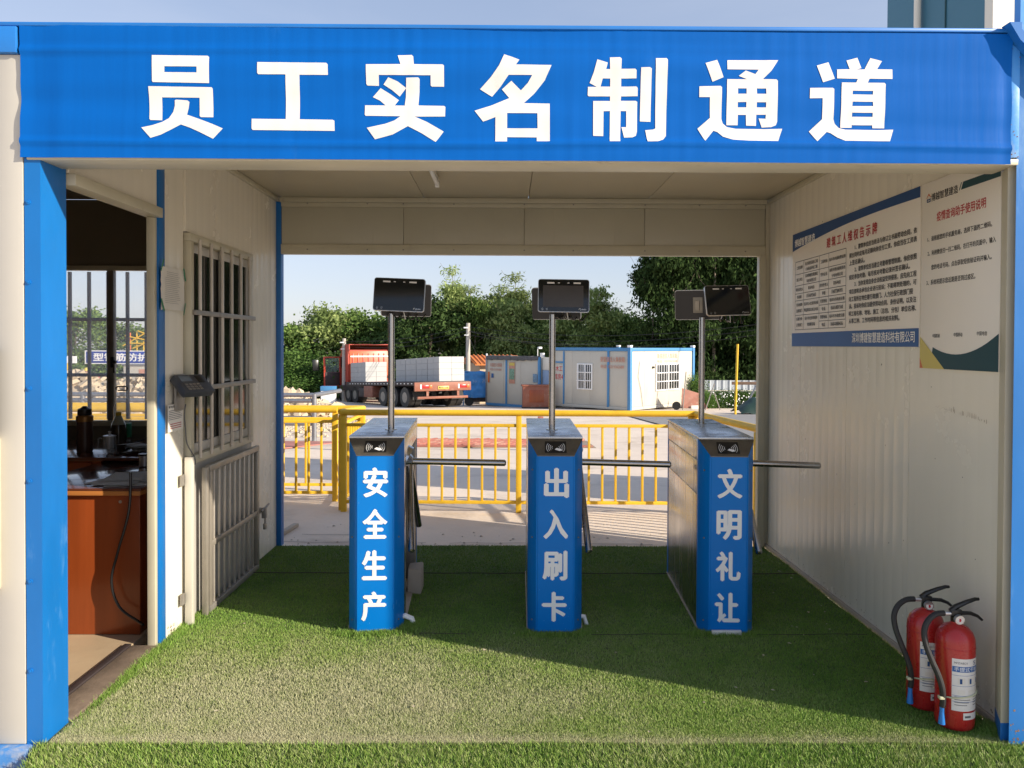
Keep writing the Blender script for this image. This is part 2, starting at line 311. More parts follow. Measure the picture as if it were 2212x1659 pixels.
# broken edge of the slab behind the turf: cracks and loose grit as real geometry
mb = MB()
for k in range(260):
    x = random.uniform(-2.2, 2.4); y = 5.98+abs(random.gauss(0, .35)); s = random.uniform(.004, .016)
    p = Vector((x, y, gz(y)+s*.3)); a = random.random()*6
    mb.add([p+Vector((math.cos(a+i*1.57)*s*random.uniform(.6, 1.2), math.sin(a+i*1.57)*s, 0)) for i in range(4)]+[p+Vector((0, 0, s*.6))],
           [(0, 1, 4), (1, 2, 4), (2, 3, 4), (3, 0, 4)])
o = solo('grit', mb, m_conc, 'loose grit and crumbs of concrete along the back edge of the turf', 'grit', kind='stuff')
mb = MB()
def crack(pts, w):
    for i in range(len(pts)-1):
        a = Vector(pts[i]); b = Vector(pts[i+1]); n = (b-a).cross(Vector((0, 0, 1))).normalized()*w
        mb.add([a+n, b+n, b-n, a-n], [(0, 1, 2, 3)])
m_crack = mat('crack_dark', (.07, .055, .045), .95, var=.2)
z0 = -.062
for base, x0, x1, yy in ((0, -1.9, -.6, 6.3), (1, -.45, 1.2, 6.28), (2, -1.7, -1.2, 6.55), (3, 1.3, 1.9, 6.6)):
    P = []; x = x0
    while x < x1: P.append((x, yy+.07*noise.noise(Vector((x*3, base*7, 0)))-.02*(x-x0), z0)); x += .06
    crack(P, .004)
crack([(-1.1, 6.3, z0), (-1.02, 6.6, z0), (-.9, 6.95, z0)], .003)
struct('ground_cracks', mb, m_crack, 0)

# ------------------------------------------------------------------ turf
m_turfbase = mat('turf_backing', (.10, .13, .05), .95, var=.3, vs=30)
mb = MB()
def tz(x, y):
    b = .012*math.exp(-((x+.5)**2+(y-4.25)**2)/.02)+.006*noise.noise(Vector((x*2.3, y*2.3, 1)))
    if y < 2.97: return -(2.97-y)*.42+b*.3
    return b
XL, XR, YF, YB = -1.735, 1.985, 2.97, 5.95
mb.sheet(lambda x, y: (x, y, tz(x, y)-.004), [XL-.03+i*.0745 for i in range(53)], [2.4+i*.057 for i in range(11)])
mb.sheet(lambda x, y: (x, y, tz(x, y)-.004), [XL-.03+i*.0745 for i in range(51)], [2.97+i*.0745 for i in range(41)])
struct('turf_mat', mb, m_turfbase, 60)
def turf_mat(name, worn):
    m = bpy.data.materials.new(name); m.use_nodes = True; t = m.node_tree; N = t.nodes; L = t.links; p = N['Principled BSDF']
    at = N.new('ShaderNodeAttribute'); at.attribute_name = 'tint'
    r = N.new('ShaderNodeValToRGB'); e = r.color_ramp.elements
    e[0].position = 0; e[0].color = (.08, .17, .03, 1); e[1].position = 1; e[1].color = (.5, .48, .30, 1)
    a = e.new(.3); a.color = (.19, .34, .05, 1); b = e.new(.6); b.color = (.29, .37, .10, 1)
    L.new(at.outputs['Fac'], r.inputs[0]); L.new(r.outputs[0], p.inputs['Base Color'])
    p.inputs['Roughness'].default_value = .55; p.inputs['Specular IOR Level'].default_value = .25
    return m
m_turf = turf_mat('turf_blades', 1)
def blades(name, n, fx, h0, h1, w, label, wear):
    X, Y = fx(n); ok = np.ones(n, bool)
    Z = np.array([tz(a, b) for a, b in zip(X, Y)])
    ang = RNG.uniform(0, 2*np.pi, n); la = RNG.uniform(0, 2*np.pi, n); h = RNG.uniform(h0, h1, n); lean = RNG.uniform(.2, 1.1, n)*h
    ww = w*RNG.uniform(.6, 1.3, n)
    V = np.zeros((n, 3, 3)); dx = np.cos(ang)*ww; dy = np.sin(ang)*ww
    V[:, 0] = np.stack([X-dx, Y-dy, Z-.003], 1); V[:, 1] = np.stack([X+dx, Y+dy, Z-.003], 1)
    V[:, 2] = np.stack([X+np.cos(la)*lean, Y+np.sin(la)*lean, Z+h], 1)
    me = bpy.data.meshes.new(name); me.vertices.add(3*n); me.loops.add(3*n); me.polygons.add(n)
    me.vertices.foreach_set('co', V.reshape(-1)); me.loops.foreach_set('vertex_index', np.arange(3*n, dtype=np.int32))
    me.polygons.foreach_set('loop_start', np.arange(0, 3*n, 3, dtype=np.int32)); me.update()
    T = np.array([wear(a, b) for a, b in zip(X, Y)])+RNG.normal(0, .13, n)
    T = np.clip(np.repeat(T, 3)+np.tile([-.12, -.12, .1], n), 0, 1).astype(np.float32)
    at = me.attributes.new('tint', 'FLOAT', 'POINT'); at.data.foreach_set('value', T)
    me.materials.append(m_turf); o = bpy.data.objects.new(name, me); C.objects.link(o)
    return tag(o, label, 'turf', kind='stuff')
def wear_in(x, y):
    w = math.exp(-((x+.85)/1.35)**2)*math.exp(-((y-3.35)/.62)**2)*.70       # trodden, dusty patch by the entrance
    w += .35*math.exp(-((y-2.99)/.05)**2)
    w += .18*noise.noise(Vector((x*3.1, y*3.1, 4)))+.12*noise.noise(Vector((x*9, y*9, 2)))
    w += .16*math.exp(-((x-1.15)/.5)**2)*math.exp(-((y-3.05)/.12)**2)
    w += .25*math.exp(-((x+.15)/.2)**2)*math.exp(-((y-3.9)/.06)**2)
    w += .1*math.exp(-((y-4.6)/1.2)**2)*math.exp(-((x-.7)/.5)**2)
    return .33+w
def wear_out(x, y): return .50+.18*noise.noise(Vector((x*4, y*6, 9)))
def fin(n):
    k = RNG.random(n); Y = 2.975+(YB-2.975)*k**1.9; X = RNG.uniform(XL, XR, n); return X, Y
blades('turf', 560000, fin, .0045, .0095, .0016, 'worn green artificial turf covering the passage floor, dusty where people walk', wear_in)
blades('turf', 90000, lambda n: (RNG.uniform(-1.775, 2.05, n), RNG.uniform(2.55, 2.972, n)), .012, .024, .0022,
       'bright long-pile turf strip rolled down over the front step', wear_out)
# thick tufts round the turnstile feet and along both walls
def ftuft(n):
    c = [(-.70, 4.13, .16, .04), (.26, 4.13, .16, .035), (1.16, 4.12, .2, .03), (-1.72, 4.2, .03, .5), (-.5, 4.22, .06, .07), (1.96, 3.1, .05, .05), (-1.72, 3.6, .02, .3)]
    k = RNG.integers(0, len(c), n); a = np.array(c)[k]
    return a[:, 0]+RNG.normal(0, 1, n)*a[:, 2]*.6, a[:, 1]+RNG.normal(0, 1, n)*a[:, 3]*.6
blades('turf', 14000, ftuft, .012, .026, .002, 'longer unworn tufts of turf around the turnstile feet', lambda x, y: .34)
# pale dry leaf bits and grit dropped on the turf
mb = MB()
for k in range(46):
    if k < 16: x, y = 1.9-abs(random.gauss(0, .18)), random.uniform(3.5, 5.4)
    else: x, y = random.uniform(-1.6, 1.8), random.uniform(3.0, 4.4)
    s = random.uniform(.003, .009); a = random.random()*6; zz = tz(x, y)+.011
    mb.add([(x+math.cos(a)*s*1.6, y+math.sin(a)*s*1.6, zz), (x-math.sin(a)*s, y+math.cos(a)*s, zz+.002), (x-math.cos(a)*s*1.4, y-math.sin(a)*s*1.4, zz), (x+math.sin(a)*s, y-math.cos(a)*s, zz+.001)], [(0, 1, 2, 3)])
solo('leaf_litter', mb, mat('dry_leaf', (.5, .44, .3), .8, var=.3, vs=20), 'tiny dry leaf bits scattered on the turf', 'leaf litter', kind='stuff', smooth=0)
# seam line where two turf rolls meet
mb = MB()
for x_a, x_b in ((-.45, -.2), (.45, .95), (1.32, 1.9)):
    mb.tube([(x_a+(x_b-x_a)*i/12, 4.10+.012*noise.noise(Vector((x_a*3+i*.3, 1, 1))), tz(x_a+(x_b-x_a)*i/12, 4.1)+.006) for i in range(13)], .0018, 4)
mb.tube([(XL+.02+i*.05, 5.2+.004*math.sin(i*.9), .008) for i in range(74)], .003, 4)
struct('turf_seam', mb, m_crack, 0)

# ------------------------------------------------------------------ gatehouse
GH = thing('gatehouse', 'blue and cream prefabricated container gatehouse with open passage and guard room', 'gatehouse', (0, 4.5, 0))
CZ = 2.62
def ribbed(plane, at, n, a0, a1, z0, z1, th=.05, pitch=.1, depth=.0008, ax='y'):
    """sandwich panel: shallow rolled grooves every 10 cm; n = side it faces (+1/-1)"""
    mb = MB(); g = .002; prof = [(a0+g, 0)]
    x = a0+g+pitch*.5
    while x < a1-g-pitch*.3:
        prof += [(x-.006, 0), (x, -depth), (x+.006, 0)]; x += pitch
    prof.append((a1-g, 0))
    prof += [(a1-g, -th), (a0+g, -th)]
    poly = [(at+n*d, a) if ax == 'y' else (a, at+n*d) for a, d in prof]
    return mb.prism(poly, z0, z1, 2)
def flatp(x0, y0, z0, x1, y1, z1): return MB().box(x0, y0, z0, x1, y1, z1, .0015)
# right wall, four panels, faces -x
rw = part('wall', MB().box(2.04, 3.1, 0, 2.06, 6, CZ), m_panel, GH, 'cream ribbed sandwich-panel wall on the right')
for a in (3.14, 3.86, 4.58, 5.3):
    part('wall_panel', ribbed(0, 1.985, -1, a, a+.72 if a < 5.2 else 5.94, .0, CZ, depth=.0003 if a < 3.5 else .0008), m_panel_in, rw)
part('skirting', MB().box(1.965, 3.13, -.01, 1.983, 5.95, .022, .003), m_conc, rw)
m_mark = mat('wall_mark', (.40, .33, .24), .7, var=.3, vs=20); m_speck = mat('speck', (.05, .04, .03), .8)
mb = MB()
for k in range(34):      # strip of old adhesive left where a notice was pulled off
    y = 3.62-k*.0115-random.uniform(0, .006); z = 1.245-.0012*k+random.uniform(-.004, .004); hh = random.uniform(.004, .026)*(1 if k > 8 else .3); w_ = random.uniform(.002, .006)
    if random.random() < .8: mb.add([(1.9845, y, z), (1.9845, y-w_, z+.002), (1.9845, y-w_*.8, z+hh), (1.9845, y-w_*.1, z+hh*.9)], [(0, 1, 2, 3)])
part('adhesive_residue', mb, m_mark, rw, None, 0, kind='stuff')
mb = MB()
for y, z in ((4.95, 2.3), (4.15, 1.42), (3.66, 1.33), (4.7, .75), (4.1, 1.0), (3.62, 1.0), (4.62, 1.35), (3.9, .55), (3.4, .95), (5.2, .9), (4.05, .5), (3.3, .62), (4.45, .62)):
    s = random.uniform(.003, .007); mb.add([(1.9842, y, z), (1.9842, y-s, z+s*.5), (1.9842, y-s*.6, z+s*2), (1.9842, y+s*.3, z+s)], [(0, 1, 2, 3)])
part('speck', mb, m_speck, rw, None, 0, kind='stuff')
mb = MB()
for k in range(70):      # earth splashed along the foot of the wall
    y = random.uniform(3.15, 5.9); z = .02+abs(random.gauss(0, .03)); s = random.uniform(.002, .008)
    mb.add([(1.9841, y, z), (1.9841, y-s, z+s*.3), (1.9841, y-s*.8, z+s*1.2), (1.9841, y+s*.3, z+s)], [(0, 1, 2, 3)])
part('mud_splash', mb, m_mark, rw, None, 0, kind='stuff')
# left wall of the passage, faces +x
lw = part('wall', MB().box(-1.80, 5.42, 0, -1.79, 5.94, CZ), m_panel, GH, 'cream panel wall on the left with barred window')
part('wall_panel', ribbed(0, -1.748, 1, 4.036, 4.27, -.01, CZ, depth=.0003), m_panel_in, lw)
part('wall_panel', ribbed(0, -1.735, 1, 4.27, 5.36, 2.13, CZ, depth=.0004), m_panel_in, lw)
part('wall_panel', ribbed(0, -1.738, 1, 4.27, 5.36, .0, .86), mat('lower_panel_shaded', (.40, .385, .35), .5, var=.12, vs=3, dirt=((.25, .2, .14), .25, 5, (1, 1, .4))), lw)  # grey base holds the shade behind the gate bars, dirt streaks over it
part('wall_panel', ribbed(0, -1.735, 1, 5.36, 5.94, .0, CZ), m_panel_in, lw)
part('wall_panel', ribbed(0, -1.750, 1, 3.16, 3.955, 2.2, CZ, depth=.0003), m_panel_in, lw)
part('corner_strip', MB().box(-1.80, 3.957, -.01, -1.743, 4.034, CZ, .004), m_blue, lw, 'blue painted strip beside the doorway')
# damaged, flaking bottom corner of the left wall
mb = MB()
for k in range(6):
    y = random.uniform(4.045, 4.10); zz = random.uniform(.0, .06); s = random.uniform(.006, .014)
    mb.add([(-1.731-.001*k/16, y, zz), (-1.731, y+s, zz+s*.4), (-1.722, y+s*.8, zz+s*1.5), (-1.73, y-s*.3, zz+s)], [(0, 1, 2, 3)])
part('flaking_sheet', mb, m_rust, lw)
# door frame
dfm = MB(); dfm.box(-1.80, 3.16, 2.15, -1.72, 3.958, 2.198, .003); dfm.box(-1.79, 3.925, .0, -1.75, 3.955, 2.149, .003)
df = part('door_frame', dfm, m_trim, GH)
part('sill', MB().box(-1.87, 3.16, -.012, -1.742, 3.93, .012, .003), mat('worn_sill', (.2, .15, .11), .8, var=.3, vs=9, dirt=((.4, .34, .27), .4, 9, (1, .3, 1)), bump=(.6, 30, .005)), df)
part('threshold', MB().box(-1.905, 3.17, .006, -1.872, 3.93, .02, .003), m_truckd, df)
# posts
def cpost(m_front, m_side, x0, xf, xb, y0, y1, z1, name='corner_post', label=None):
    mb = MB(); mb.prism([(x0, y0), (xf, y0), (xb, y1), (x0, y1)], -.02, z1)
    return part(name, mb, m_front, GH, label, 20)
cpost(m_blue, 0, -1.812, -1.752, -1.756, 2.975, 3.155, 2.215, label='bright blue front left corner post with chips')
cpost(m_blue, 0, 2.3, 1.925, 1.968, 2.972, 3.0, 2.9, label='bright blue front right corner post with rust')
mb = MB(); mb.prism([(2.06, 3.002), (1.912, 3.002), (1.975, 3.138), (2.06, 3.138)], 0, 2.215); part('door_jamb', mb, m_trim, GH, 'cream folded edge strip inside the right post')
part('jamb_foot', MB().prism([(2.05, 3.001), (1.9105, 3.001), (1.9735, 3.137), (2.05, 3.137)], -.005, .07), m_blue2, GH)
part('corner_post', MB().box(-1.79, 5.945, -.01, -1.70, 6.02, CZ, .004), m_blue2, GH, 'dark blue rear left corner post')
part('corner_post', MB().box(1.955, 5.945, -.01, 2.06, 6.02, CZ, .004), m_trim, GH, 'cream rear right corner post')
part('corner_post', MB().box(1.905, 5.93, -.01, 1.953, 5.99, 2.205, .004), m_trim, GH, 'narrow cream frame strip at the rear opening')
mb = MB()
for zz in (.28, .62, 1.0, 1.35, 1.75, 2.05): mb.cyl((-1.797, 2.976, zz), (-1.797, 2.971, zz), .009, 10); mb.cyl((-1.797, 2.973, zz), (-1.797, 2.966, zz), .004, 8)
part('rivet', mb, m_blue, GH)
# header above the front opening + roof edge
hd = part('header_beam', MB().box(-1.82, 2.985, 2.232, 1.985, 3.09, 2.70, .004), m_trim, GH)
part('beam_lip', MB().box(-1.80, 2.968, 2.208, 1.93, 3.13, 2.231, .003), m_trim, hd)
part('roof_edge', MB().box(-4.2, 2.955, 2.7005, 1.93, 3.1, 2.716, .004), m_blue2, GH, 'thin blue roof edge strip')
part('roof_edge', MB().box(-4.2, 2.950, 2.60, -1.825, 3.0, 2.698, .004), m_blue2, GH, 'blue roof beam over the white front wall')
part('roof', MB().box(-4.2, 3.101, 2.682, 2.06, 6.03, 2.72), m_panel, GH)
part('base_frame', MB().box(-4.2, 2.935, -.148, -1.79, 3.05, .0, .006), m_base, GH, 'battered blue base rail with peeling paint')
# front wall of the guard room left of the post
fw_ = part('wall', MB().box(-4.2, 3.03, 0, -1.814, 3.05, 2.59), m_panel_out, GH, 'white front wall panel left of the blue post')
for a in (-4.17, -3.39, -2.60): part('wall_panel', ribbed(0, 2.972, -1, a, a+.786, .003, 2.598, .035, .19, .004, 'x'), m_panel_out, fw_)
# ceiling panels (seams run front to back and one slants with the photo's panel joints)
cl = part('ceiling', MB().box(-1.79, 3.1, 2.645, 2.05, 5.94, 2.66), m_ceil, GH)
cx = [-1.735, -.62, .16, 1.06, 1.985]
for a, b in zip(cx, cx[1:]): part('ceiling_panel', flatp(a+.002, 3.1, CZ, b-.002, 5.94, CZ+.02), m_ceil, cl)
mb = MB(); mb.box(1.955, 3.14, CZ-.03, 1.984, 5.94, CZ-.001, .003); mb.box(-1.733, 4.05, CZ-.03, -1.705, 5.94, CZ-.001, .003); mb.box(-1.7, 5.90, CZ-.035, 1.95, 5.938, CZ-.001, .003)
part('cornice', mb, m_trim, cl)
# lintel over the rear opening
ln = part('lintel', MB().box(-1.70, 6.0, 2.21, 1.955, 6.02, 2.62), m_trim, GH)
cx = [-1.70, -.78, .13, 1.04, 1.953]
for a, b in zip(cx, cx[1:]):
    mb = MB(); mb.box(a+.0015, 5.955, 2.275, b-.0015, 5.998, 2.555, .0015)
    for k in range(1, 4): mb.box(a+(b-a)*k/4-.003, 5.9535, 2.276, a+(b-a)*k/4+.003, 5.956, 2.554)
    part('lintel_panel', mb, m_panel, ln)
part('lintel_rail', MB().box(-1.70, 5.945, 2.556, 1.953, 6.0, 2.6, .003), m_trim, ln)
part('lintel_rail', MB().box(-1.70, 5.94, 2.2, 1.953, 6.0, 2.274, .003), m_trim, ln)
mb = MB()
for x in (-1.5, -1.05, -.78, -.4, .13, .5, 1.04, 1.45, 1.8):
    for z in (2.235, 2.58): mb.cyl((x, 5.94, z), (x, 5.936, z), .006, 8)
part('screw', mb, m_grille2, ln)

# barred window in the left passage wall
wn = part('window', MB().box(-1.80, 4.30, .87, -1.795, 5.33, .875), m_trim, GH, 'barred sliding window in the left passage wall')
mb = MB(); y0, y1, z0, z1 = 4.29, 5.345, .86, 2.125
for b in ((y0, z0, y1, z0+.045), (y0, z1-.045, y1, z1), (y0, z0+.046, y0+.045, z1-.046), (y1-.045, z0+.046, y1, z1-.046)):
    mb.box(-1.775, b[0], b[1], -1.715, b[2], b[3], .003)
part('frame', mb, m_trim, wn)
for s0, s1, xx in ((4.34, 4.86, -1.757), (4.80, 5.30, -1.738)):
    mb = MB()
    for b in ((s0, .907, s1, .96), (s0, 2.03, s1, 2.078), (s0, .961, s0+.045, 2.029), (s1-.045, .961, s1, 2.029)): mb.box(xx-.012, b[0], b[1], xx+.006, b[2], b[3], .002)
    part('sash', mb, m_panel_out, wn)
    part('pane', MB().box(xx-.005, s0+.04, .955, xx-.001, s1-.04, 2.035), m_glassd, wn)
m_barl = mat('bar_light', (.55, .5, .43), .35, metal=.4, var=.1, vs=14)
bar_me = mesh_of(MB().cyl((0, 0, 0), (0, 0, 1), .0105, 10), 'window_bar', m_barl)
for i in range(6): inst('bar', bar_me, wn, (-1.708, 4.40+i*.168, .885), sc=(1, 1, 1.215))
for zz in (1.272, 1.693): part('crossbar', MB().box(-1.716, 4.31, zz-.014, -1.695, 5.335, zz+.014, .003), m_grille2, wn)
# low grille door below it
gd = part('security_gate', MB().box(-1.66, 4.45, .0, -1.63, 5.33, .035, .003), m_grille2, GH, 'low stainless bar gate with padlock under the window')
part('frame', MB().box(-1.66, 4.45, .80, -1.63, 5.33, .835, .003).box(-1.66, 5.295, .036, -1.63, 5.33, .799, .003).box(-1.66, 4.45, .036, -1.632, 4.485, .799, .003), m_grille, gd)
part('mid_rail', MB().box(-1.657, 4.486, .365, -1.633, 5.40, .40, .003), m_grille, gd)
gb_me = mesh_of(MB().box(-.0065, -.0065, 0, .0065, .0065, 1, .002), 'gate_bar', m_barl)
for i in range(9): inst('bar', gb_me, gd, (-1.645, 4.535+i*.087, .036), sc=(1, 1, .764))
part('hinge_post', MB().box(-1.73, 4.235, -.005, -1.69, 4.272, .91, .003), m_house, gd)
part('hinge_post', MB().box(-1.70, 4.395, -.005, -1.67, 4.425, .83, .003), m_grille, gd)
for z_ in (.76, .12): part('hinge', MB().box(-1.734, 4.185, z_, -1.728, 4.232, z_+.06), m_grille2, gd)
mb = MB(); mb.tube([(-1.62, 5.34, .385), (-1.61, 5.41, .40), (-1.61, 5.47, .41)], .007, 8); mb.box(-1.63, 5.37, .33, -1.60, 5.40, .40, .003)
part('latch', mb, m_grille2, gd)
mb = MB(); mb.box(-1.625, 5.385, .25, -1.605, 5.42, .29, .004); mb.tube([(-1.615, 5.39, .29), (-1.615, 5.392, .32), (-1.615, 5.402, .328), (-1.615, 5.412, .32), (-1.615, 5.415, .29)], .003, 6)
part('padlock', mb, m_grille, gd)
gd.location.x -= .04
for o in gd.children:
    if o.name.startswith('hinge'): o.location.x += .04

# ------------------------------------------------------------------ guard room shell
part('room_floor', MB().box(-4.15, 3.06, -.1, -1.88, 5.9, .006), m_floor, GH)
m_room = mat('room_lining_shaded', (.20, .17, .12), .6, var=.08, vs=2)  # shade of the closed room is put into this dark base colour
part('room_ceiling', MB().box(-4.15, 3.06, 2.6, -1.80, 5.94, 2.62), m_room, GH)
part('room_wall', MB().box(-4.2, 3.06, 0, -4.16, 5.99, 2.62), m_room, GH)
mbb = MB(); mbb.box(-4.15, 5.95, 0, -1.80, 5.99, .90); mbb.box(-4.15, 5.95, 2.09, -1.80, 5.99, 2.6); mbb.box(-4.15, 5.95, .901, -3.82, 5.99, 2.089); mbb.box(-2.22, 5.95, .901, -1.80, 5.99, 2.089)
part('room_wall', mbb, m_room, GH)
bw = part('window', MB().box(-3.82, 5.93, .90, -2.22, 5.99, .94, .003), m_trim, GH, 'sliding window with dark bars at the back of the guard room')
part('frame', MB().box(-3.82, 5.93, 2.07, -2.22, 5.99, 2.105, .003), m_trim, bw)
part('frame', MB().box(-3.005, 5.94, .941, -2.955, 5.985, 2.069, .003).box(-3.80, 5.94, .941, -3.76, 5.985, 2.069).box(-2.26, 5.94, .941, -2.225, 5.985, 2.069), m_grille2, bw)
m_glassc = bpy.data.materials.new('dusty_glass'); m_glassc.use_nodes = True; _n = m_glassc.node_tree; _n.nodes.clear()
_a = _n.nodes.new('ShaderNodeBsdfTransparent'); _b = _n.nodes.new('ShaderNodeBsdfTranslucent'); _b.inputs[0].default_value = (.85, .87, .88, 1)
_x = _n.nodes.new('ShaderNodeMixShader'); _x.inputs[0].default_value = .16; _o = _n.nodes.new('ShaderNodeOutputMaterial')
_n.links.new(_a.outputs[0], _x.inputs[1]); _n.links.new(_b.outputs[0], _x.inputs[2]); _n.links.new(_x.outputs[0], _o.inputs[0])
part('pane', MB().box(-3.76, 5.968, .941, -3.005, 5.971, 2.069), m_glassc, bw)
part('pane', MB().box(-2.955, 5.960, .941, -2.26, 5.963, 2.069), m_glassc, bw)
dk = mat('bar_dark', (.05, .03, .035), .5, var=.2, vs=20)
bar2 = mesh_of(MB().box(-.011, -.011, 0, .011, .011, 1.12, .002), 'dark_bar', dk)
for x in (-3.62, -3.47, -3.325, -3.179, -3.034, -2.888, -2.745, -2.6, -2.455, -2.32): inst('bar', bar2, bw, (x, 6.02, .945))
for zz in (1.28, 1.704): part('crossbar', MB().box(-3.8, 6.03, zz-.013, -2.25, 6.045, zz+.013), dk, bw)
mb = MB(); mb.box(-2.972, 5.92, 1.34, -2.945, 5.94, 1.42, .004); mb.box(-2.955, 5.905, 1.37, -2.925, 5.93, 1.395, .004); mb.box(-2.945, 5.91, 1.30, -2.937, 5.92, 1.36)
part('latch', mb, m_dark, bw)
# fluorescent tube under the passage ceiling
t = thing('tube_light', 'unlit fluorescent tube batten under the passage ceiling', 'ceiling light', (-.46, 4.8, 2.6))
part('batten', MB().box(-.475, 4.55, 2.585, -.445, 5.2, 2.617, .004), m_panel_out, t)
part('tube', MB().cyl((-.46, 4.57, 2.572), (-.46, 5.18, 2.572), .013, 12), m_letter, t)
part('end_cap', MB().box(-.473, 5.17, 2.555, -.447, 5.205, 2.6, .003), m_letter, t)
# right-hand neighbour: blue gusset pillar above and beside the post
t = thing('blue_gate_pillar', 'blue steel gusset plate with round hole rising above the right post', 'pillar', (2.1, 2.9, 2.6))
mb = MB(); mb.prism([(1.905, 2.69), (1.905, 3.6), (2.5, 3.6), (2.5, 2.2)], 2.93, 2.966, 1); part('plate', mb, m_blue_worn, t)
mb = MB(); mb.prism([(1.86, 2.725), (1.905, 2.725), (1.905, 2.70), (2.1, 2.50), (2.1, 2.475), (1.9, 2.66)], 2.92, 2.97, 1); part('gusset_edge', mb, m_blue2, t)
mb = MB(); mb.cyl((1.985, 2.9295, 2.79), (1.985, 2.927, 2.79), .032, 24); part('round_plate', mb, m_letter, t)
mb = MB(); mb.cyl((2.0, 2.9268, 2.785), (2.0, 2.9258, 2.785), .016, 20); part('round_hole', mb, m_dark, t)
part('filler_plate', MB().box(1.888, 2.966, 2.235, 1.93, 2.984, 2.69, .003), m_blue_worn, GH, 'pale worn blue plate at the right end of the banner')
mb = MB()
for k in range(14):
    x = random.uniform(1.89, 1.93); z = random.choice([random.gauss(2.33, .02), random.gauss(2.62, .03), random.gauss(2.245, .01)]); s = random.uniform(.002, .006)
    mb.add([(x, 2.9655, z), (x+s, 2.9655, z+s*.3), (x+s*.6, 2.9655, z+s), (x-s*.4, 2.9655, z+s*.7)], [(0, 1, 2, 3)])
for k in range(22):
    x = 1.93+abs(random.gauss(0, .05)); z = abs(random.gauss(.0, .05)); s = random.uniform(.003, .010)
    mb.add([(x, 2.9715, z), (x+s, 2.9715, z+s*.3), (x+s*.6, 2.9715, z+s*1.4), (x-s*.4, 2.9715, z+s*.9)], [(0, 1, 2, 3)])
part('rust_patch', mb, m_rust, GH)

# beige box and window edge at the far left of the front wall
t = thing('wall_box', 'beige metal box edge on the white wall at the left margin', 'box', (-2.1, 2.95, .6))
part('case', MB().box(-2.4, 2.93, .59, -1.905, 2.985, 1.17, .012), m_trim, t)
part('lid', MB().box(-2.4, 2.925, 1.18, -1.912, 2.985, 1.50, .006), m_glassd, t)
# ------------------------------------------------------------------ banner over the entrance
def bnd(x, z):
    """how far the cloth stands off the beam: sagging folds that run along it"""
    n = noise.noise(Vector((x*.55, z*8, 3)))*.010+noise.noise(Vector((x*2.2, z*14, 5)))*.0035
    n += .011*math.exp(-((z-2.272-.006*math.sin(x*2))/.009)**2)+.007*math.exp(-((z-2.622-.01*math.sin(x*1.3+1))/.012)**2)*max(0, .6-x*.4)
    n += .0009*noise.noise(Vector((x*30, z*1.5, 2)))
    n += .010*math.exp(-((x-1.87)/.03)**2)*noise.noise(Vector((x*5, z*5, 8)))
    n += .008*noise.noise(Vector((x*6, z*3, 1)))*math.exp(-((x+1.75)/.1)**2)
    return n
def btop(x): return 2.706-.003*(x+1.8)+.003*noise.noise(Vector((x*1.5, 0, 0)))
def bbot(x): return 2.214-.0015*(x+1.8)+.003*noise.noise(Vector((x*1.5, 4, 0)))
BN = thing('entrance_banner', 'wide blue cloth banner with seven white characters over the entrance', 'banner', (0, 2.95, 2.2))
mb = MB()
mb.sheet(lambda x, s: (x, 2.958-bnd(x, bbot(x)+(btop(x)-bbot(x))*s), bbot(x)+(btop(x)-bbot(x))*s), [-1.816+i*3.712/300 for i in range(301)], [i/44 for i in range(45)])
mb.sheet(lambda x, s: (x, 2.958-bnd(x, btop(x))+s*.03, btop(x)+.002*s), [-1.816+i*3.712/300 for i in range(301)], [0, .5, 1])
part('cloth', mb, m_banner, BN, None, 80)
for ch, polys in BANNER_GLYPHS.items():
    me = outline_mesh([[(x/1000, z/1000) for x, z in P] for P in polys])
    bm = bmesh.new(); bm.from_mesh(me); bpy.data.meshes.remove(me)
    xs_ = [v.co.x for v in bm.verts]; zs_ = [v.co.y for v in bm.verts]
    for lo, hi, nn in ((min(xs_), max(xs_), Vector((1, 0, 0))), (min(zs_), max(zs_), Vector((0, 1, 0)))):
        k = lo+.012
        while k < hi:
            bmesh.ops.bisect_plane(bm, geom=bm.verts[:]+bm.edges[:]+bm.faces[:], plane_co=nn*k, plane_no=nn); k += .012
    bm.verts.index_update()
    mb = MB().add([(v.co.x, 2.9565-bnd(v.co.x, v.co.y), v.co.y) for v in bm.verts], [[v.index for v in f.verts] for f in bm.faces]); bm.free()
    part('character', mb, m_white, BN, None, 80)

# ------------------------------------------------------------------ notice boards on the right wall
RT, UP = Vector((0, -1, 0)), Vector((0, 0, 1))
def B3(o, u, v, d): return Vector((1.98-d, o[0]-u, o[1]+v))
b1 = thing('rights_notice_board', 'wide cream and blue notice board with table and paragraphs on the right wall', 'notice board', (1.975, 4.6, 1.9))
O1 = (5.43, 1.52); W1, H1 = 1.675, .768
mb = MB(); mb.box(1.974, 5.43-W1, 1.52, 1.983, 5.43, 1.52+H1, .001); part('board', mb, m_board, b1)
def flat(parent, o, pts, m, d, name): 
    mb = MB().add([B3(o, u, v, d) for u, v in pts], [tuple(range(len(pts)))]); return part(name, mb, m, parent, None, 0)
flat(b1, O1, [(0, 0), (W1, 0), (W1, .09), (0, .09)], m_navy2, .0072, 'bottom_band')
arc = [(W1*i/24, .650+.018*math.sin(i/24*math.pi*.5)+.047*(i/24)**.8+.022*math.sin(i/24*math.pi)) for i in range(25)]
flat(b1, O1, [(W1, H1), (0, H1)]+arc, m_navy, .0072, 'top_band')
def lettering(parent, o, rows, m, name='lettering', d=.0085):
    mb = MB()
    for body, u, v, h, w, al in rows: put_text(mb, body, B3(o, u, v, d), RT, UP, h, w, .025 if h > .03 else .028, al)
    return part(name, mb, m, parent, None, 0)
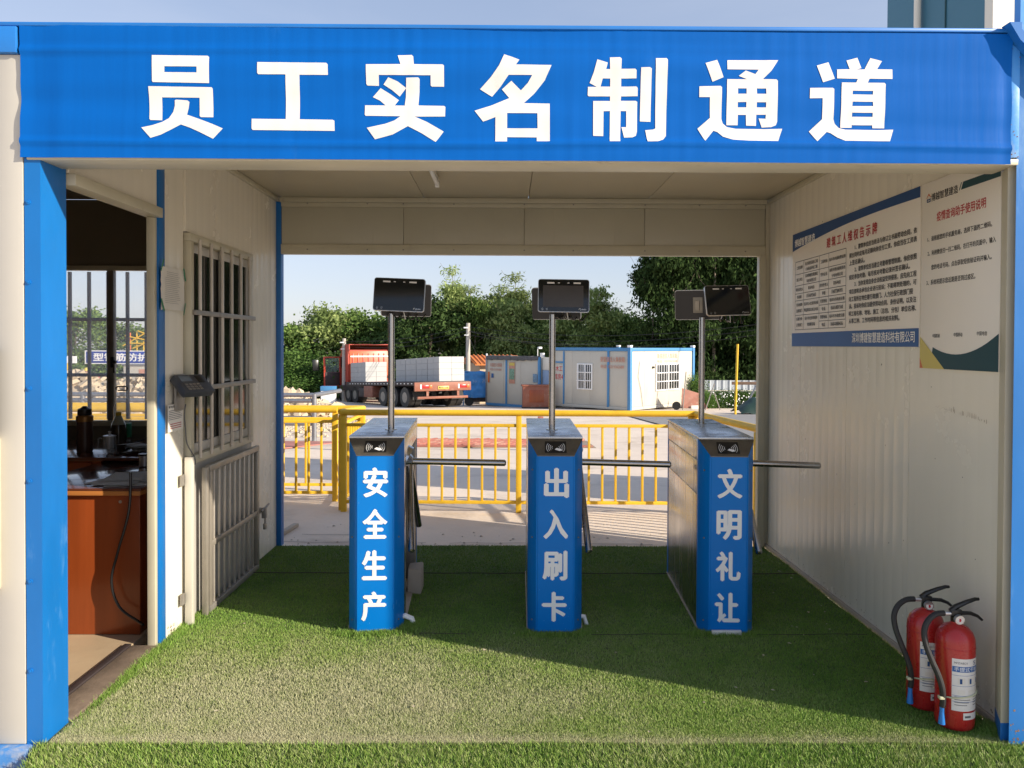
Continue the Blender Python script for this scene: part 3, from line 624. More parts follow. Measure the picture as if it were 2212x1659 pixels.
lettering(b1, O1, [('博越智慧建造', .044, .675, .052, .35, 'L')], m_letter)
lettering(b1, O1, [('深圳博建智慧建造科技有限公司', .95, .022, .055, .69, 'L')], m_letter)
lettering(b1, O1, [('建 筑 工 人 维 权 告 示 牌', .58, .605, .062, .66, 'L')], m_redink)
body_ = ['1、建筑单位应当依法与你订立书面劳动合同，依', '照合同约定每月足额向你支付工资，你应当在工资表', '上签名确认。', '2、建筑单位应当建立考勤等管理制度。你应依照',
 '规定参加考勤，每月核对考勤记录并签名确认。', '3、当你发现自身合法权益受到侵害，应先向工程', '项目部和总承包企业进行投诉；不能得到处理的，可', '向工程所在地住建行政部门、人力社保行政部门投',
 '诉。投诉时你应当提供劳动合同、身份证明，以及注', '明工程名称、地址、施工（总包、分包）单位名称、', '从事工种、工作时间等信息的相关材料。']
rows = []
for i, s in enumerate(body_):
    ind = .07 if s[0] in '123' else 0
    full = 23*.0325; w = min(len(s)*.0325, .745-ind)
    rows.append((s, .905+ind, .548-i*.0416, .029, w, 'L'))
lettering(b1, O1, rows, m_black)
tab = MB()
def tl(u0, v0, u1, v1, w=.0018):
    if u0 == u1: q = [(u0-w, v0), (u0+w, v0), (u0+w, v1), (u0-w, v1)]
    else: q = [(u0, v0-w), (u1, v0-w), (u1, v0+w), (u0, v0+w)]
    tab.add([B3(O1, a, b, .0083) for a, b in q], [(0, 1, 2, 3)])
ys = [.572, .487, .41, .356, .309, .21, .113]; us = [.06, .21, .47, .615, .86]
for v in ys: tl(us[0], v, us[-1], v)
for v in (.26, .16): tl(us[2], v, us[-1], v)
for u in us: tl(u, ys[-1], u, ys[0])
part('table_lines', tab, m_ink, b1, None, 0)
cells = [('工程名称', 0, .53), ('陆丰碧桂园东汇城', 1, .545), ('C标段总承包工程', 1, .51), ('工程地址', 2, .53), ('陆丰市内湖收费站旁', 3, .53), ('施工单位', 0, .45), ('深圳博建智慧建造', 1, .465), ('科技有限公司', 1, .43), ('劳务企业', 2, .45),
 ('海阳市聚创建筑劳务', 3, .465), ('分包有限公司', 3, .43), ('项目负责人', 0, .383), ('联系电话', 1, .383), ('劳务负责人', 2, .383), ('联系电话', 3, .383), ('陈俊基', 0, .333), ('13336093633', 1, .333), ('李胜', 2, .333), ('13607389393', 3, .333),
 ('劳动保障', 0, .28), ('监察部门', 0, .24), ('陆丰市人社局劳动保', 1, .28), ('障监察综合执法大队', 1, .24), ('受理地址', 2, .284), ('陆丰市市政府东侧', 3, .284), ('电话', 2, .235), ('0660-8831560', 3, .235),
 ('住建行政', 0, .185), ('主管部门', 0, .145), ('陆丰市住房和城乡', 1, .185), ('规划建设局', 1, .145), ('受理地址', 2, .185), ('陆丰市市政府东侧', 3, .185), ('电话', 2, .137), ('0660-8888436', 3, .137)]
rows = []
for s, c, v in cells:
    a, b = us[c], us[c+1]; nchar = sum(.55 if ord(q) < 128 else 1 for q in s); rows.append((s, (a+b)/2, v-.011, .022, min(nchar*.026, (b-a)*.92), 'C'))
lettering(b1, O1, rows, m_ink)

b2 = thing('phone_help_poster', 'tall cream poster with red heading and teal curve beside the right post', 'poster', (1.975, 3.45, 1.9))
O2 = (3.739, 1.42); W2, H2 = .60, .868
part('board', MB().box(1.972, 3.739-W2, 1.42, 1.9832, 3.739, 1.42+H2, .001), m_board, b2)
def cur(u): return .154-.087*math.sin(math.pi*min(1, u/.59))**.8 if 0 < u < .59 else .154
flat(b2, O2, [(.09, 0), (W2, 0), (W2, .154)]+[(W2*(1-i/16), cur(W2*(1-i/16))) for i in range(1, 14)], m_teal, .0092, 'teal_curve')
flat(b2, O2, [(.0, .0), (.21, .0), (.0, .150)], m_yel, .0095, 'yellow_corner')
flat(b2, O2, [(.0, .0), (.03, .0), (.0, .05)], m_orange, .0099, 'orange_corner')
flat(b2, O2, [(.325, .783), (W2, .783), (W2, .815), (.34, .815)], m_teal, .0092, 'teal_bar')
flat(b2, O2, [(.309, .783), (.315, .783), (.331, .815), (.325, .815)], m_teal, .0092, 'teal_slash')
lettering(b2, O2, [('博越智慧建造', .085, .775, .036, .215, 'L')], m_black)
lettering(b2, O2, [('疫情查询助手使用说明', .133, .675, .044, .37, 'L')], m_redink)
lettering(b2, O2, [('1、请根据您的手机服务商，选择下面的二维码。', .056, .59, .024, .49, 'L'), ('2、利用微信扫一扫二维码，在打开的页面中，输入', .058, .524, .024, .515, 'L'),
 ('您的电话号码，点击获取短信验证码并输入。', .091, .457, .024, .455, 'L'), ('3、系统将提示您近期是否到过疫区。', .051, .388, .024, .385, 'L')], m_black)
lettering(b2, O2, [('中国联通', .139, .142, .018, .06, 'C'), ('中国移动', .314, .145, .018, .066, 'C'), ('中国电信', .487, .148, .018, .07, 'C')], m_ink)
mb = MB()
for q in ([(.048, .775), (.054, .775), (.054, .792), (.048, .792)], [(.074, .775), (.08, .775), (.08, .792), (.074, .792)], [(.048, .775), (.08, .775), (.08, .780), (.048, .780)], [(.054, .785), (.074, .785), (.074, .79), (.054, .79)]):
    mb.add([B3(O2, u, v, .0096) for u, v in q], [(0, 1, 2, 3)])
part('house_logo', mb, m_navy, b2, None, 0)
mb = MB()
for q in ([(.044, .797), (.064, .817), (.064, .809), (.048, .795)], [(.064, .817), (.084, .797), (.080, .795), (.064, .809)]): mb.add([B3(O2, u, v, .0096) for u, v in q], [(0, 1, 2, 3)])
part('logo_roof', mb, m_orange, b2, None, 0)

# ------------------------------------------------------------------ turnstiles
def turnstile(label, words, loc, rz, reach=.55, gl='card turnstiles in a row across the passage'):
    t = thing('turnstile', label, 'turnstile', loc, rz, gl, local=True)
    def shell(y0, y1, mirror=False):
        mb = MB(); s = -1 if mirror else 1; Y = lambda v: (1.19-v) if mirror else v
        f, b, e = .098, .1455, .075
        v = [(-f, Y(0), 0), (f, Y(0), 0), (b, Y(e), 0), (b, Y(y1), 0), (-b, Y(y1), 0), (-b, Y(e), 0),
             (-f, Y(0), .940), (f, Y(0), .940), (b, Y(e), 1.018), (b, Y(y1), 1.018), (-b, Y(y1), 1.018), (-b, Y(e), 1.018)]
        mb.add(v, [(0, 1, 7, 6), (1, 2, 8, 7), (2, 3, 9, 8), (3, 4, 10, 9), (4, 5, 11, 10), (5, 0, 6, 11)])
        if not mirror: return mb
        mb.add([v[6], v[7], v[8], v[11]], [(0, 1, 2, 3)])
        return mb
    def soft(mb, name, m, bev=.006):
        o = part(name, mb, m, t, None, 30); md = o.data; bm = bmesh.new(); bm.from_mesh(md)
        ed = [e for e in bm.edges if abs(e.verts[0].co.z-e.verts[1].co.z) > .5]
        bmesh.ops.bevel(bm, geom=ed, offset=bev, segments=3, affect='EDGES'); bm.to_mesh(md); bm.free()
        md.polygons.foreach_set('use_smooth', [True]*len(md.polygons)); md.set_sharp_from_angle(angle=R_(40)); return o
    soft(shell(0, .115), 'front_shell', m_tblue)
    soft(shell(0, .115, True), 'rear_shell', m_tblue)
    # sloped steel face that carries the card reader
    mb = MB(); f, b = .098, .1455
    q = [(-f-.0005, -.0015, .941), (f+.0005, -.0015, .941), (b+.001, .07, 1.0195), (-b-.001, .07, 1.0195)]
    mb.add(q, [(0, 1, 2, 3)]); mb.add([(-f-.0005, -.003, .936), (f+.0005, -.003, .936), q[1], q[0]], [(0, 1, 2, 3)])
    rp = part('reader_plate', mb, mat('reader_steel_reflect', (.16, .145, .12), .35, metal=.6, var=.2, vs=20) if 'reader_steel_reflect' not in bpy.data.materials else bpy.data.materials['reader_steel_reflect'], t, None, 0)  # brown reflection of the ground painted into the steel's base colour
    e1 = Vector((1, 0, 0)); e2 = Vector((0, .0715, .0785)).normalized(); nn = e1.cross(e2)
    c = Vector((0, -.0015, .941))+e2*.052
    mb = MB(); mb.add([c+e1*a+e2*b_+nn*.002 for a, b_ in ((-.058, -.037), (.058, -.037), (.056, .037), (-.056, .037))], [(0, 1, 2, 3)])
    part('reader_window', mb, m_dark, rp, None, 0)
    mb = MB()
    for side in (-1, 1):
        for k in range(4):
            r = .014+k*.0095; P = [c+e1*(side*(.006+r*math.cos(a)))+e2*(-.004+r*math.sin(a))+nn*.003 for a in [R_(-38+j*12.6) for j in range(7)]]
            mb.tube(P, .0013, 4)
    h = [(-.006, -.016), (.02, -.026), (.034, -.022), (.03, -.014), (.006, -.006)]
    mb.add([c+e1*a+e2*b_+nn*.003 for a, b_ in h], [tuple(range(5))])
    part('card_symbol', mb, m_letter, rp, None, 0)
    # lid
    ld = part('lid', MB().box(-.147, .072, 1.019, .147, 1.118, 1.033, .003), m_steel_top, t)
    part('lid_side', MB().box(-.1465, .116, .905, .1465, 1.075, 1.018, .002), m_steel, t)
    # side panels: full plate on the left, recessed drive side on the right
    part('side_panel', MB().box(-.1445, .116, .72, -.11, 1.075, .901, .002), m_steel, t)
    part('side_panel', MB().box(-.1445, .116, .012, -.11, 1.075, .717, .002), m_steel, t)
    part('core', MB().box(-.109, .116, .01, .085, 1.075, .904), m_galv, t)
    part('drive_column', MB().box(.086, .116, .012, .144, .24, .904, .003), m_steel, t)
    part('drive_column', MB().box(.086, .93, .012, .144, 1.075, .904, .003), m_grille2, t)
    part('plinth', MB().box(-.15, .08, -.01, .15, 1.11, .010, .002), m_conc, t)
    hb = part('hub', MB().cyl((.085, .40, .88), (.135, .40, .852), .085, 28).cyl((.135, .40, .852), (.165, .40, .845), .055, 24, .03), m_steel, t)
    mb = MB(); mb.cyl((.166, .385, .85), (.166, .379, .85), .006, 8); part('bolt', mb, m_grille2, hb)
    hx = Vector((.150, .40, .848))
    for e, L in ((Vector((reach, .0, -.012)), 1), (Vector((.035, -.30, -.44)), 1), (Vector((.035, .30, -.44)), 1)):
        mb = MB(); d = e.normalized(); mb.cyl(hx+d*.02, hx+e, .019, 18); mb.cyl(hx+e, hx+e+d*.008, .019, 18, .012)
        a = part('arm', mb, m_tube, t)
    mb = MB()
    for k in range(12):
        a = random.uniform(0, .045); x = .098+a*.95; y = a*1.5-.0012; z = abs(random.gauss(0, .08))+.01; h_ = random.uniform(.006, .03)
        mb.add([(x, y-.0004, z), (x+.002, y+.0026, z), (x+.003, y+.004, z+h_), (x+.0012, y+.0012, z+h_)], [(0, 1, 2, 3)])
    for k in range(9):
        x = random.uniform(-.09, .09); z = abs(random.gauss(0, .3))+.01; s = random.uniform(.001, .003)
        mb.add([(x, -.0008, z), (x+s, -.0008, z), (x+s*1.2, -.0008, z+s*3), (x, -.0008, z+s*2)], [(0, 1, 2, 3)])
    part('scuff', mb, m_blue_worn, t, None, 0, kind='stuff')
    mb = MB()
    for x in (-.121, .121):
        for z in (.06, .5, .86): mb.cyl((x, .036, z), (x+(.004 if x > 0 else -.004), .033, z), .0045, 8)
    part('screw', mb, m_grille2, t, None, 30, kind='stuff')
    n = len(words)
    for i, w in enumerate(words):
        mb = MB(); zc = .795-i*.2185
        put_text(mb, w, (0.004-.003*i, -.0016, zc-.074), (1, 0, 0), (0, 0, 1), .150, .120, .042, 'C')
        part('character', mb, m_letter, t, None, 0)
    return t
TS = [turnstile('left blue and steel turnstile reading 安全生产', '安全生产', (-.690, 4.135, .0), .045),
      turnstile('middle blue and steel turnstile reading 出入刷卡', '出入刷卡', (.262, 4.135, .0), -.016, .525),
      turnstile('right blue and steel turnstile reading 文明礼让', '文明礼让', (1.175, 4.125, .0), -.045, .455)]
solo('white_tile', MB().box(1.085, 4.10, .0, 1.24, 4.118, .026, .003), m_white, 'white tile strip at the foot of the right turnstile', 'tile')

# ------------------------------------------------------------------ face scanners on poles above the turnstiles
def scanner(label, base, hz, fx, fyaw, bx, byaw, froll=0, bdz=-.03, dusty=False, fpitch=R_(6)):
    t = thing('face_scanner_post', label, 'face scanner', base, 0, 'face scanners on poles above the turnstiles', local=True)
    part('pole', MB().cyl((0, 0, 0), (0, 0, hz), .0185, 20).cyl((0, 0, 0), (0, 0, .004), .035, 20), m_tube, t)
    def tablet(cx, cy, cz, yaw, pitch, roll, face, dusty):
        M = Matrix.Translation((cx, cy, cz)) @ Matrix.Rotation(yaw, 4, 'Z') @ Matrix.Rotation(-pitch, 4, 'X') @ Matrix.Rotation(roll, 4, 'Y')
        def rr(w, h, r, y0, y1, mb):
            P = []
            for sx, sz, a0 in ((1, 1, 0), (-1, 1, 90), (-1, -1, 180), (1, -1, 270)):
                for k in range(5): a = R_(a0+k*22.5); P.append((sx*(w/2-r)+r*math.cos(a), sz*(h/2-r)+r*math.sin(a)))
            return mb.prism(P, y0, y1, 1)
        b = part('tablet', rr(.286, .183, .012, .004, .026, MB()).tf(M), m_dark, t)
        part('rim', rr(.292, .189, .014, .002, .0145, MB()).tf(M), m_silver, b)
        part('glass', rr(.286, .183, .012, -.001, .0018, MB()).tf(M), m_screen, b)
        part('display', MB().box(-.118, -.0022, -.066, .112, -.0012, .058).tf(M), m_screen2 if dusty else m_screen, b)
        mb = MB()
        for x0, x1 in ((-.095, -.053), (.055, .097)): mb.box(x0, -.0028, .068, x1, -.0012, .077, .0006)
        for x in (-.028, .026): mb.box(x-.006, -.0026, .0705, x+.006, -.0012, .0745)
        part('light_bar', mb.tf(M), m_white, b)
        mb = MB()
        P = [Vector((.092+.006*math.cos(a), -.0022, -.0795+.006*math.sin(a))) for a in [R_(-60+j*30) for j in range(10)]]
        mb.tube(P, .0014, 4); put_text(mb, '鲁班长', (.102, -.0022, -.083), (1, 0, 0), (0, 0, 1), .008, .026, .02)
        for k in range(3):
            for s in (-1, 1): mb.tube([Vector((-.108+s*(.010+k*.004)*math.cos(a), -.0022, -.079+(.008+k*.002)*math.sin(a))) for a in (R_(-40), 0, R_(40))], .0007, 4)
        part('print', mb.tf(M), m_silver, b, None, 0)
        part('bracket', MB().box(-.03, .027, -.05, .03, .032, .05, .002).box(-.012, .033, -.03, .012, .055, .03).tf(M), m_grille, b)
        return M
    tablet(fx, -.06, hz+.105, fyaw, fpitch, froll, 1, dusty)
    tablet(bx, .095, hz+.105+bdz, byaw+math.pi, R_(8), 0, -1, False)
    mb = MB()
    for k in range(4):
        x = fx-.05+k*.045; P = [(x, -.03, hz+.02), (x+.012, -.01, hz-.012-.008*k), (x+.03, .03, hz-.022-.004*k), (x+.055, .06, hz+.0)]
        mb.tube(P, .0036, 6)
    part('cable', mb, m_dark, t)
    mb = MB(); mb.tube([(fx+.02, -.03, hz+.02), (fx+.03, -.01, hz-.03), (fx+.01, .03, hz-.01)], .003, 6)
    part('cable', mb, m_paper, t)
    return t
scanner('left scanner tablet on steel pole above the left turnstile', (-.660, 4.512, 1.033), .665, .052, R_(-3), .072, R_(12), R_(2.2), -.022)
scanner('middle scanner tablet with dusty streaked screen above the middle turnstile', (.264, 4.535, 1.033), .665, .06, R_(0), .03, R_(-16), R_(.6), -.035, True)
scanner('right scanner tablet turned aside on steel pole above the right turnstile', (1.222, 4.915, 1.033), .665, .145, R_(10), .0, R_(-22), R_(-2), -.02, False, R_(10))

# ------------------------------------------------------------------ block, conduits beside the turnstiles
def rough_box(x0, y0, z0, x1, y1, z1, amp, seed, b=.01):
    mb = MB().box(x0, y0, z0, x1, y1, z1, b)
    mb.v = [tuple(Vector(p)+Vector((noise.noise(Vector(p)*14+Vector((seed, 0, 0))), noise.noise(Vector(p)*14+Vector((0, seed, 0))), noise.noise(Vector(p)*14+Vector((0, 0, seed)))))*amp) for p in mb.v]
    return mb
solo('concrete_block', rough_box(-.60, 4.78, .0, -.515, 4.93, .155, .01, 3), m_conc, 'rough grey concrete block leaning against the left turnstile', 'block')
solo('conduit', MB().tube([(-.575, 4.235, .05), (-.54, 4.22, .062), (-.505, 4.225, .045), (-.487, 4.23, -.01)], .014, 10), m_letter, 'white bent conduit beside the left turnstile foot', 'pipe')
solo('conduit', MB().tube([(.395, 4.27, .045), (.43, 4.275, .04), (.445, 4.28, -.01)], .012, 10), m_letter, 'white conduit stub beside the middle turnstile foot', 'pipe')

# ------------------------------------------------------------------ fire extinguishers
def extinguisher(label, loc, rz, front):
    t = thing('fire_extinguisher', label, 'fire extinguisher', loc, rz, 'fire extinguishers by the right wall', local=True)
    R = .0725
    part('cylinder', MB().lathe([(R*.9, 0), (R*.97, .006), (R, .02), (R, .335), (R*.975, .352), (R*.86, .377), (R*.62, .396), (R*.36, .405), (.018, .41), (.017, .425)], n=40), m_red, t)
    part('seam', MB().lathe([(R+.0005, .318), (R+.0012, .320), (R+.0005, .322)], n=40), m_red, t)
    def band(a0, a1, z0, z1, m, d, name, p=None):
        mb = MB(); n = 18
        mb.sheet(lambda a, z: ((R+d)*math.cos(a), (R+d)*math.sin(a), z), [R_(a0+(a1-a0)*i/n) for i in range(n+1)], [z0, z1])
        return part(name, mb, m, p or t, None, 60)
    lb = band(-128, 8, .082, .288, m_white, .0006, 'label')
    band(-127, 7, .236, .258, m_navy2, .0009, 'blue_band', lb)
    def curved(body, a0, a1, z, h, m, bold=.02):
        v, f = text_mesh(body, 0); mb = MB()
        if not v: return
        x0 = min(p.x for p in v); x1 = max(p.x for p in v); yy0 = min(p.y for p in v); yy1 = max(p.y for p in v)
        mb.add([((R+.0013)*math.cos(R_(a0+(a1-a0)*(p.x-x0)/(x1-x0))), (R+.0013)*math.sin(R_(a0+(a1-a0)*(p.x-x0)/(x1-x0))), z+(p.y-yy0)/(yy1-yy0)*h) for p in v], f)
        part('lettering', mb, m, lb, None, 0)
    curved('手提式干粉灭火器', -122, 2, .239, .0165, m_letter)
    curved('MFZ/ABC4', -122, -84, .268, .008, m_ink, 0)
    curved('S', -62, -50, .264, .016, m_navy)
    for k in range(3):
        a = -112+k*30; band(a, a+22, .186, .214, m_paper, .0010, 'pictogram', lb); band(a+6, a+13, .19, .21, m_navy, .0014, 'pictogram', lb)
    for k in range(3): a = -112+k*32; band(a, a+22, .148, .166, m_paper, .001, 'pictogram', lb)
    for z in (.222, .180, .142, .118): band(-127, 7, z, z+.0012, m_navy2, .001, 'line', lb)
    for k in range(4):
        for a in (-120, -62): band(a, a+random.uniform(25, 48), .136-k*.0105, .1385-k*.0105, m_ink, .001, 'text_line', lb)
    band(-95, -32, .048, .075, m_white, .0006, 'sticker'); band(-90, -70, .056, .064, m_ink, .001, 'print')
    hd_ = part('valve', MB().lathe([(.016, .41), (.018, .414), (.018, .432), (.012, .436), (.012, .45)], n=16).box(-.022, -.011, .438, .022, .011, .462, .003), m_dark, t)
    part('gauge', MB().cyl((.004, -.012, .428), (.004, -.026, .426), .0185, 24), m_silver, hd_)
    part('dial', MB().cyl((.004, -.0262, .426), (.004, -.027, .426), .014, 24), m_white, hd_)
    part('needle', MB().box(.0, -.0285, .42, .006, -.0272, .432).cyl((.004, -.0272, .426), (.004, -.029, .426), .004, 10), m_redink, hd_)
    mb = MB(); mb.tube([(-.022, 0, .455), (.0, 0, .472), (.045, 0, .492), (.078, 0, .503), (.093, 0, .503)], [.010, .011, .009, .0075, .006], 8)
    part('handle', mb, m_dark, t)
    mb = MB(); mb.tube([(.015, 0, .448), (.06, 0, .446), (.088, 0, .435), (.108, 0, .418)], [.008, .008, .0065, .005], 8); part('lever', mb, m_dark, t)
    part('coupling', MB().cyl((-.022, 0, .446), (-.05, -.002, .447), .0095, 12), m_silver, t)
    H = [(-.048, -.002, .447), (-.085, -.008, .444), (-.12, -.016, .42), (-.138, -.024, .38), (-.135, -.034, .33), (-.118, -.045, .275), (-.098, -.056, .22), (-.085, -.062, .17), (-.080, -.06, .12), (-.082, -.058, .095)]
    hs = part('hose', MB().tube(smooth_path(H), .0115, 10), m_rubber, t)
    part('nozzle', MB().cyl((-.082, -.058, .096), (-.0825, -.058, .078), .009, 12).cyl((-.0825, -.058, .078), (-.083, -.058, .028), .0085, 14, .0135), m_nozzle, hs)
    mb = MB(); n = 30
    P = [((R+.003)*math.cos(a), (R+.003)*math.sin(a), .135-.012*math.sin(a-1.2)) for a in [R_(-160+i*300/n) for i in range(n+1)]]
    mb.tube(P, .0035, 6); mb.box(-.098, -.072, .128, -.078, -.052, .140, .002); part('cable_tie', mb, m_zip, t)
    return t
def smooth_path(P, k=4):
    P = [Vector(p) for p in P]; out = []
    for i in range(len(P)-1):
        a, b, c, d = P[max(i-1, 0)], P[i], P[i+1], P[min(i+2, len(P)-1)]
        for j in range(k):
            t = j/k; out.append(.5*((2*b)+(c-a)*t+(2*a-5*b+4*c-d)*t*t+(3*b-a-3*c+d)*t**3))
    out.append(P[-1]); return out
extinguisher('red fire extinguisher standing in front, nearest the right post', (1.806, 3.13, .006), 0, 1)
extinguisher('red fire extinguisher half hidden behind the front one', (1.778, 3.30, .006), R_(-6), 0)

# ------------------------------------------------------------------ things fixed to the left wall
t = thing('keypad_terminal', 'grey attendance keypad terminal on bracket beside the barred window', 'keypad terminal', (-1.73, 4.16, 1.3))
Mk = Matrix.Translation((-1.655, 4.16, 1.30)) @ Matrix.Rotation(R_(66), 4, 'Z') @ Matrix.Rotation(R_(-48), 4, 'X')
m_kp = mat('keypad_grey', (.06, .065, .075), .45, var=.15, vs=12)
kb = part('case', MB().box(-.10, -.022, -.065, .10, .022, .065, .007).tf(Mk), m_kp, t)
part('display', MB().box(-.078, -.0245, .012, -.005, -.0225, .052, .001).tf(Mk), mat('lcd', (.16, .19, .22), .25), kb)
part('sensor', MB().box(.03, -.024, .0, .075, -.0225, .05, .001).tf(Mk), m_dark, kb)
for r in range(3):
    for c_ in range(4): part('key', MB().box(-.075+c_*.026, -.026, -.052+r*.017, -.055+c_*.026, -.0225, -.040+r*.017, .001).tf(Mk), m_grille2, kb)
part('bracket', MB().box(-1.733, 4.11, 1.17, -1.72, 4.22, 1.36, .002).box(-1.72, 4.14, 1.24, -1.68, 4.19, 1.27), m_grille2, t)
part('cable', MB().tube(smooth_path([(-1.70, 4.18, 1.20), (-1.715, 4.20, 1.14), (-1.722, 4.23, 1.07), (-1.725, 4.26, .98), (-1.70, 4.30, .90), (-1.70, 4.30, .86)]), .0035, 6), m_ink, t)
t = thing('paper_notice', 'white paper sheet fixed with green tape beside the barred window', 'notice', (-1.73, 4.08, 1.8))
mb = MB(); mb.sheet(lambda a, b: (-1.729+.004*noise.noise(Vector((a*9, b*9, 0)))+.003, 3.945+a*.285, 1.695+b*.215-(.006 if a < .05 else 0)), [i/10 for i in range(11)], [i/10 for i in range(11)])
part('sheet', mb, m_paper, t, None, 80)
mb = MB()
for k in range(17): mb.box(-1.7215, 3.985+(0 if k > 2 else .02), 1.885-k*.0098, -1.7212, 4.175-random.uniform(0, .05), 1.8866-k*.0098)
part('text_line', mb, mat('faint_ink', (.3, .3, .3), .6), t)
for y, z, a in ((3.952, 1.915, 60), (4.222, 1.888, -70), (3.955, 1.715, -60), (4.222, 1.705, 70)):
    M_ = Matrix.Translation((-1.7215, y, z)) @ Matrix.Rotation(R_(a), 4, 'X'); mb = MB(); mb.add([tuple(M_ @ Vector(p)) for p in ((0, -.035, -.007), (0, .035, -.007), (.001, .035, .008), (.001, -.035, .007))], [(0, 1, 2, 3)]); part('tape', mb, m_green, t, None, 0)
t = thing('small_label', 'small printed label below the keypad terminal', 'label', (-1.73, 4.12, 1.13))
part('sheet', MB().box(-1.7325, 4.035, 1.065, -1.7315, 4.225, 1.205).box(-1.7314, 4.037, 1.067, -1.7312, 4.223, 1.115), m_board, t)
mb = MB(); put_text(mb, '配电箱用电检查', (-1.7309, 4.045, 1.188), (0, 1, 0), (0, 0, 1), .012, .16, .02)
for k in range(6): mb.add([(-1.7309, 4.045, 1.172-k*.009), (-1.7309, 4.215-random.uniform(0, .06), 1.172-k*.009), (-1.7309, 4.215, 1.175-k*.009), (-1.7309, 4.045, 1.175-k*.009)], [(0, 1, 2, 3)])
part('print', mb, m_ink, t, None, 0)
mb = MB()
for k in range(3): mb.add([(-1.7308, 4.06, 1.102-k*.011), (-1.7308, 4.2, 1.102-k*.011), (-1.7308, 4.2, 1.106-k*.011), (-1.7308, 4.06, 1.106-k*.011)], [(0, 1, 2, 3)])
part('red_print', mb, m_redink, t, None, 0)

# ------------------------------------------------------------------ guard room furniture
t = thing('front_desk', 'reddish brown wooden office desk just inside the guard room door', 'desk', (-2.1, 4.5, 0))
part('side_panel', MB().box(-2.52, 4.085, .008, -1.90, 4.105, .735, .002), m_wood, t)
part('back_panel', MB().box(-1.925, 4.106, .008, -1.905, 5.0, .735), m_wood, t)
part('desk_top', MB().box(-2.56, 4.06, .760, -1.885, 5.30, .772, .002), m_desk, t)
part('edge_strip', MB().box(-2.56, 4.058, .736, -1.885, 5.30, .7595, .003), m_woodl, t)
part('screw_cap', MB().cyl((-2.0, 4.085, .70), (-2.0, 4.082, .70), .008, 12), m_grille, t)
t = thing('back_desk', 'dark wooden desk with drawers under the back window of the guard room', 'desk', (-3.2, 5.4, 0))
part('desk_top', MB().box(-4.1, 4.98, .778, -1.82, 5.90, .80, .003), m_desk, t)
part('front_panel', MB().box(-4.08, 5.0, .008, -2.57, 5.02, .775), m_wood, t)
for x in (-3.9, -3.25):
    d_ = part('drawer', MB().box(x, 4.985, .60, x+.62, 5.0, .768, .003), m_wood, t)
    part('knob', MB().cyl((x+.5, 4.985, .70), (x+.5, 4.965, .70), .012, 12), m_grille, d_)
    d_ = part('drawer', MB().box(x, 4.985, .40, x+.62, 5.0, .59, .003), m_wood, t)
    part('handle', MB().tube([(x+.42, 4.985, .53), (x+.42, 4.965, .53), (x+.56, 4.965, .53), (x+.56, 4.985, .53)], .005, 6), m_grille, d_)
ZT = .80
t = thing('thermos_flask', 'brown thermos flask with black lid on the back desk', 'flask', (-2.80, 5.24, ZT))
part('body', MB().lathe([(.045, 0), (.05, .01), (.05, .05), (.048, .17), (.05, .20), (.045, .225)], (-2.80, 5.24, ZT), 24), mat('flask_brown', (.07, .03, .02), .35), t)
part('collar', MB().lathe([(.048, .20), (.052, .205), (.052, .238), (.044, .245)], (-2.80, 5.24, ZT), 24), mat('flask_gold', (.3, .15, .04), .35, metal=.5), t)
part('lid', MB().lathe([(.042, .246), (.044, .25), (.042, .285), (.02, .296), (.012, .305)], (-2.80, 5.24, ZT), 24), m_dark, t)
t = thing('large_water_bottle', 'big clear plastic water bottle with carrying handle on the window ledge side', 'water bottle', (-2.81, 5.8, ZT))
part('bottle', MB().lathe([(.05, 0), (.06, .01), (.058, .10), (.062, .12), (.058, .14), (.062, .16), (.058, .19), (.06, .25), (.035, .32), (.018, .345), (.018, .37)], (-2.80, 5.75, ZT), 24), m_plastic, t)
part('green_label', MB().lathe([(.0625, .04), (.0625, .14)], (-2.80, 5.75, ZT), 24), m_green, t)
part('carry_loop', MB().tube([(-2.84, 5.75, ZT+.385), (-2.845, 5.75, ZT+.40), (-2.83, 5.75, ZT+.408), (-2.77, 5.75, ZT+.408), (-2.755, 5.75, ZT+.398), (-2.77, 5.75, ZT+.38), (-2.83, 5.75, ZT+.38)], .005, 6), m_dark, t)
t = thing('oil_bottle', 'plastic bottle of dark liquid with yellow cap on the back desk', 'bottle', (-2.64, 5.35, ZT))
part('bottle', MB().lathe([(.045, 0), (.05, .01), (.05, .14), (.045, .17), (.02, .215), (.014, .225)], (-2.645, 5.38, ZT), 20), mat('cola', (.05, .035, .02), .12), t)
part('shoulder', MB().lathe([(.046, .168), (.021, .222), (.015, .232)], (-2.645, 5.38, ZT+.001), 20), mat('pale_plastic', (.4, .42, .33), .15), t)
part('cap', MB().lathe([(.017, .23), (.018, .232), (.018, .252), (.015, .255)], (-2.645, 5.38, ZT), 16), mat('cap_yellow', (.6, .42, .03), .4), t)
t = thing('glass_teapot', 'small glass teapot with steel infuser and lid on the back desk', 'teapot', (-2.60, 5.18, ZT))
part('pot', MB().lathe([(.035, 0), (.042, .01), (.042, .09), (.036, .11)], (-2.60, 5.17, ZT), 20), m_plastic, t)
part('infuser', MB().lathe([(.022, .03), (.024, .035), (.024, .115)], (-2.60, 5.17, ZT), 20), m_silver, t)
part('lid', MB().lathe([(.04, .112), (.04, .117), (.01, .124), (.008, .135), (.011, .145)], (-2.60, 5.17, ZT), 20), m_silver, t)
part('handle', MB().tube([(-2.64, 5.17, ZT+.10), (-2.67, 5.165, ZT+.10), (-2.675, 5.165, ZT+.03), (-2.642, 5.17, ZT+.02)], .006, 6), m_plastic, t)
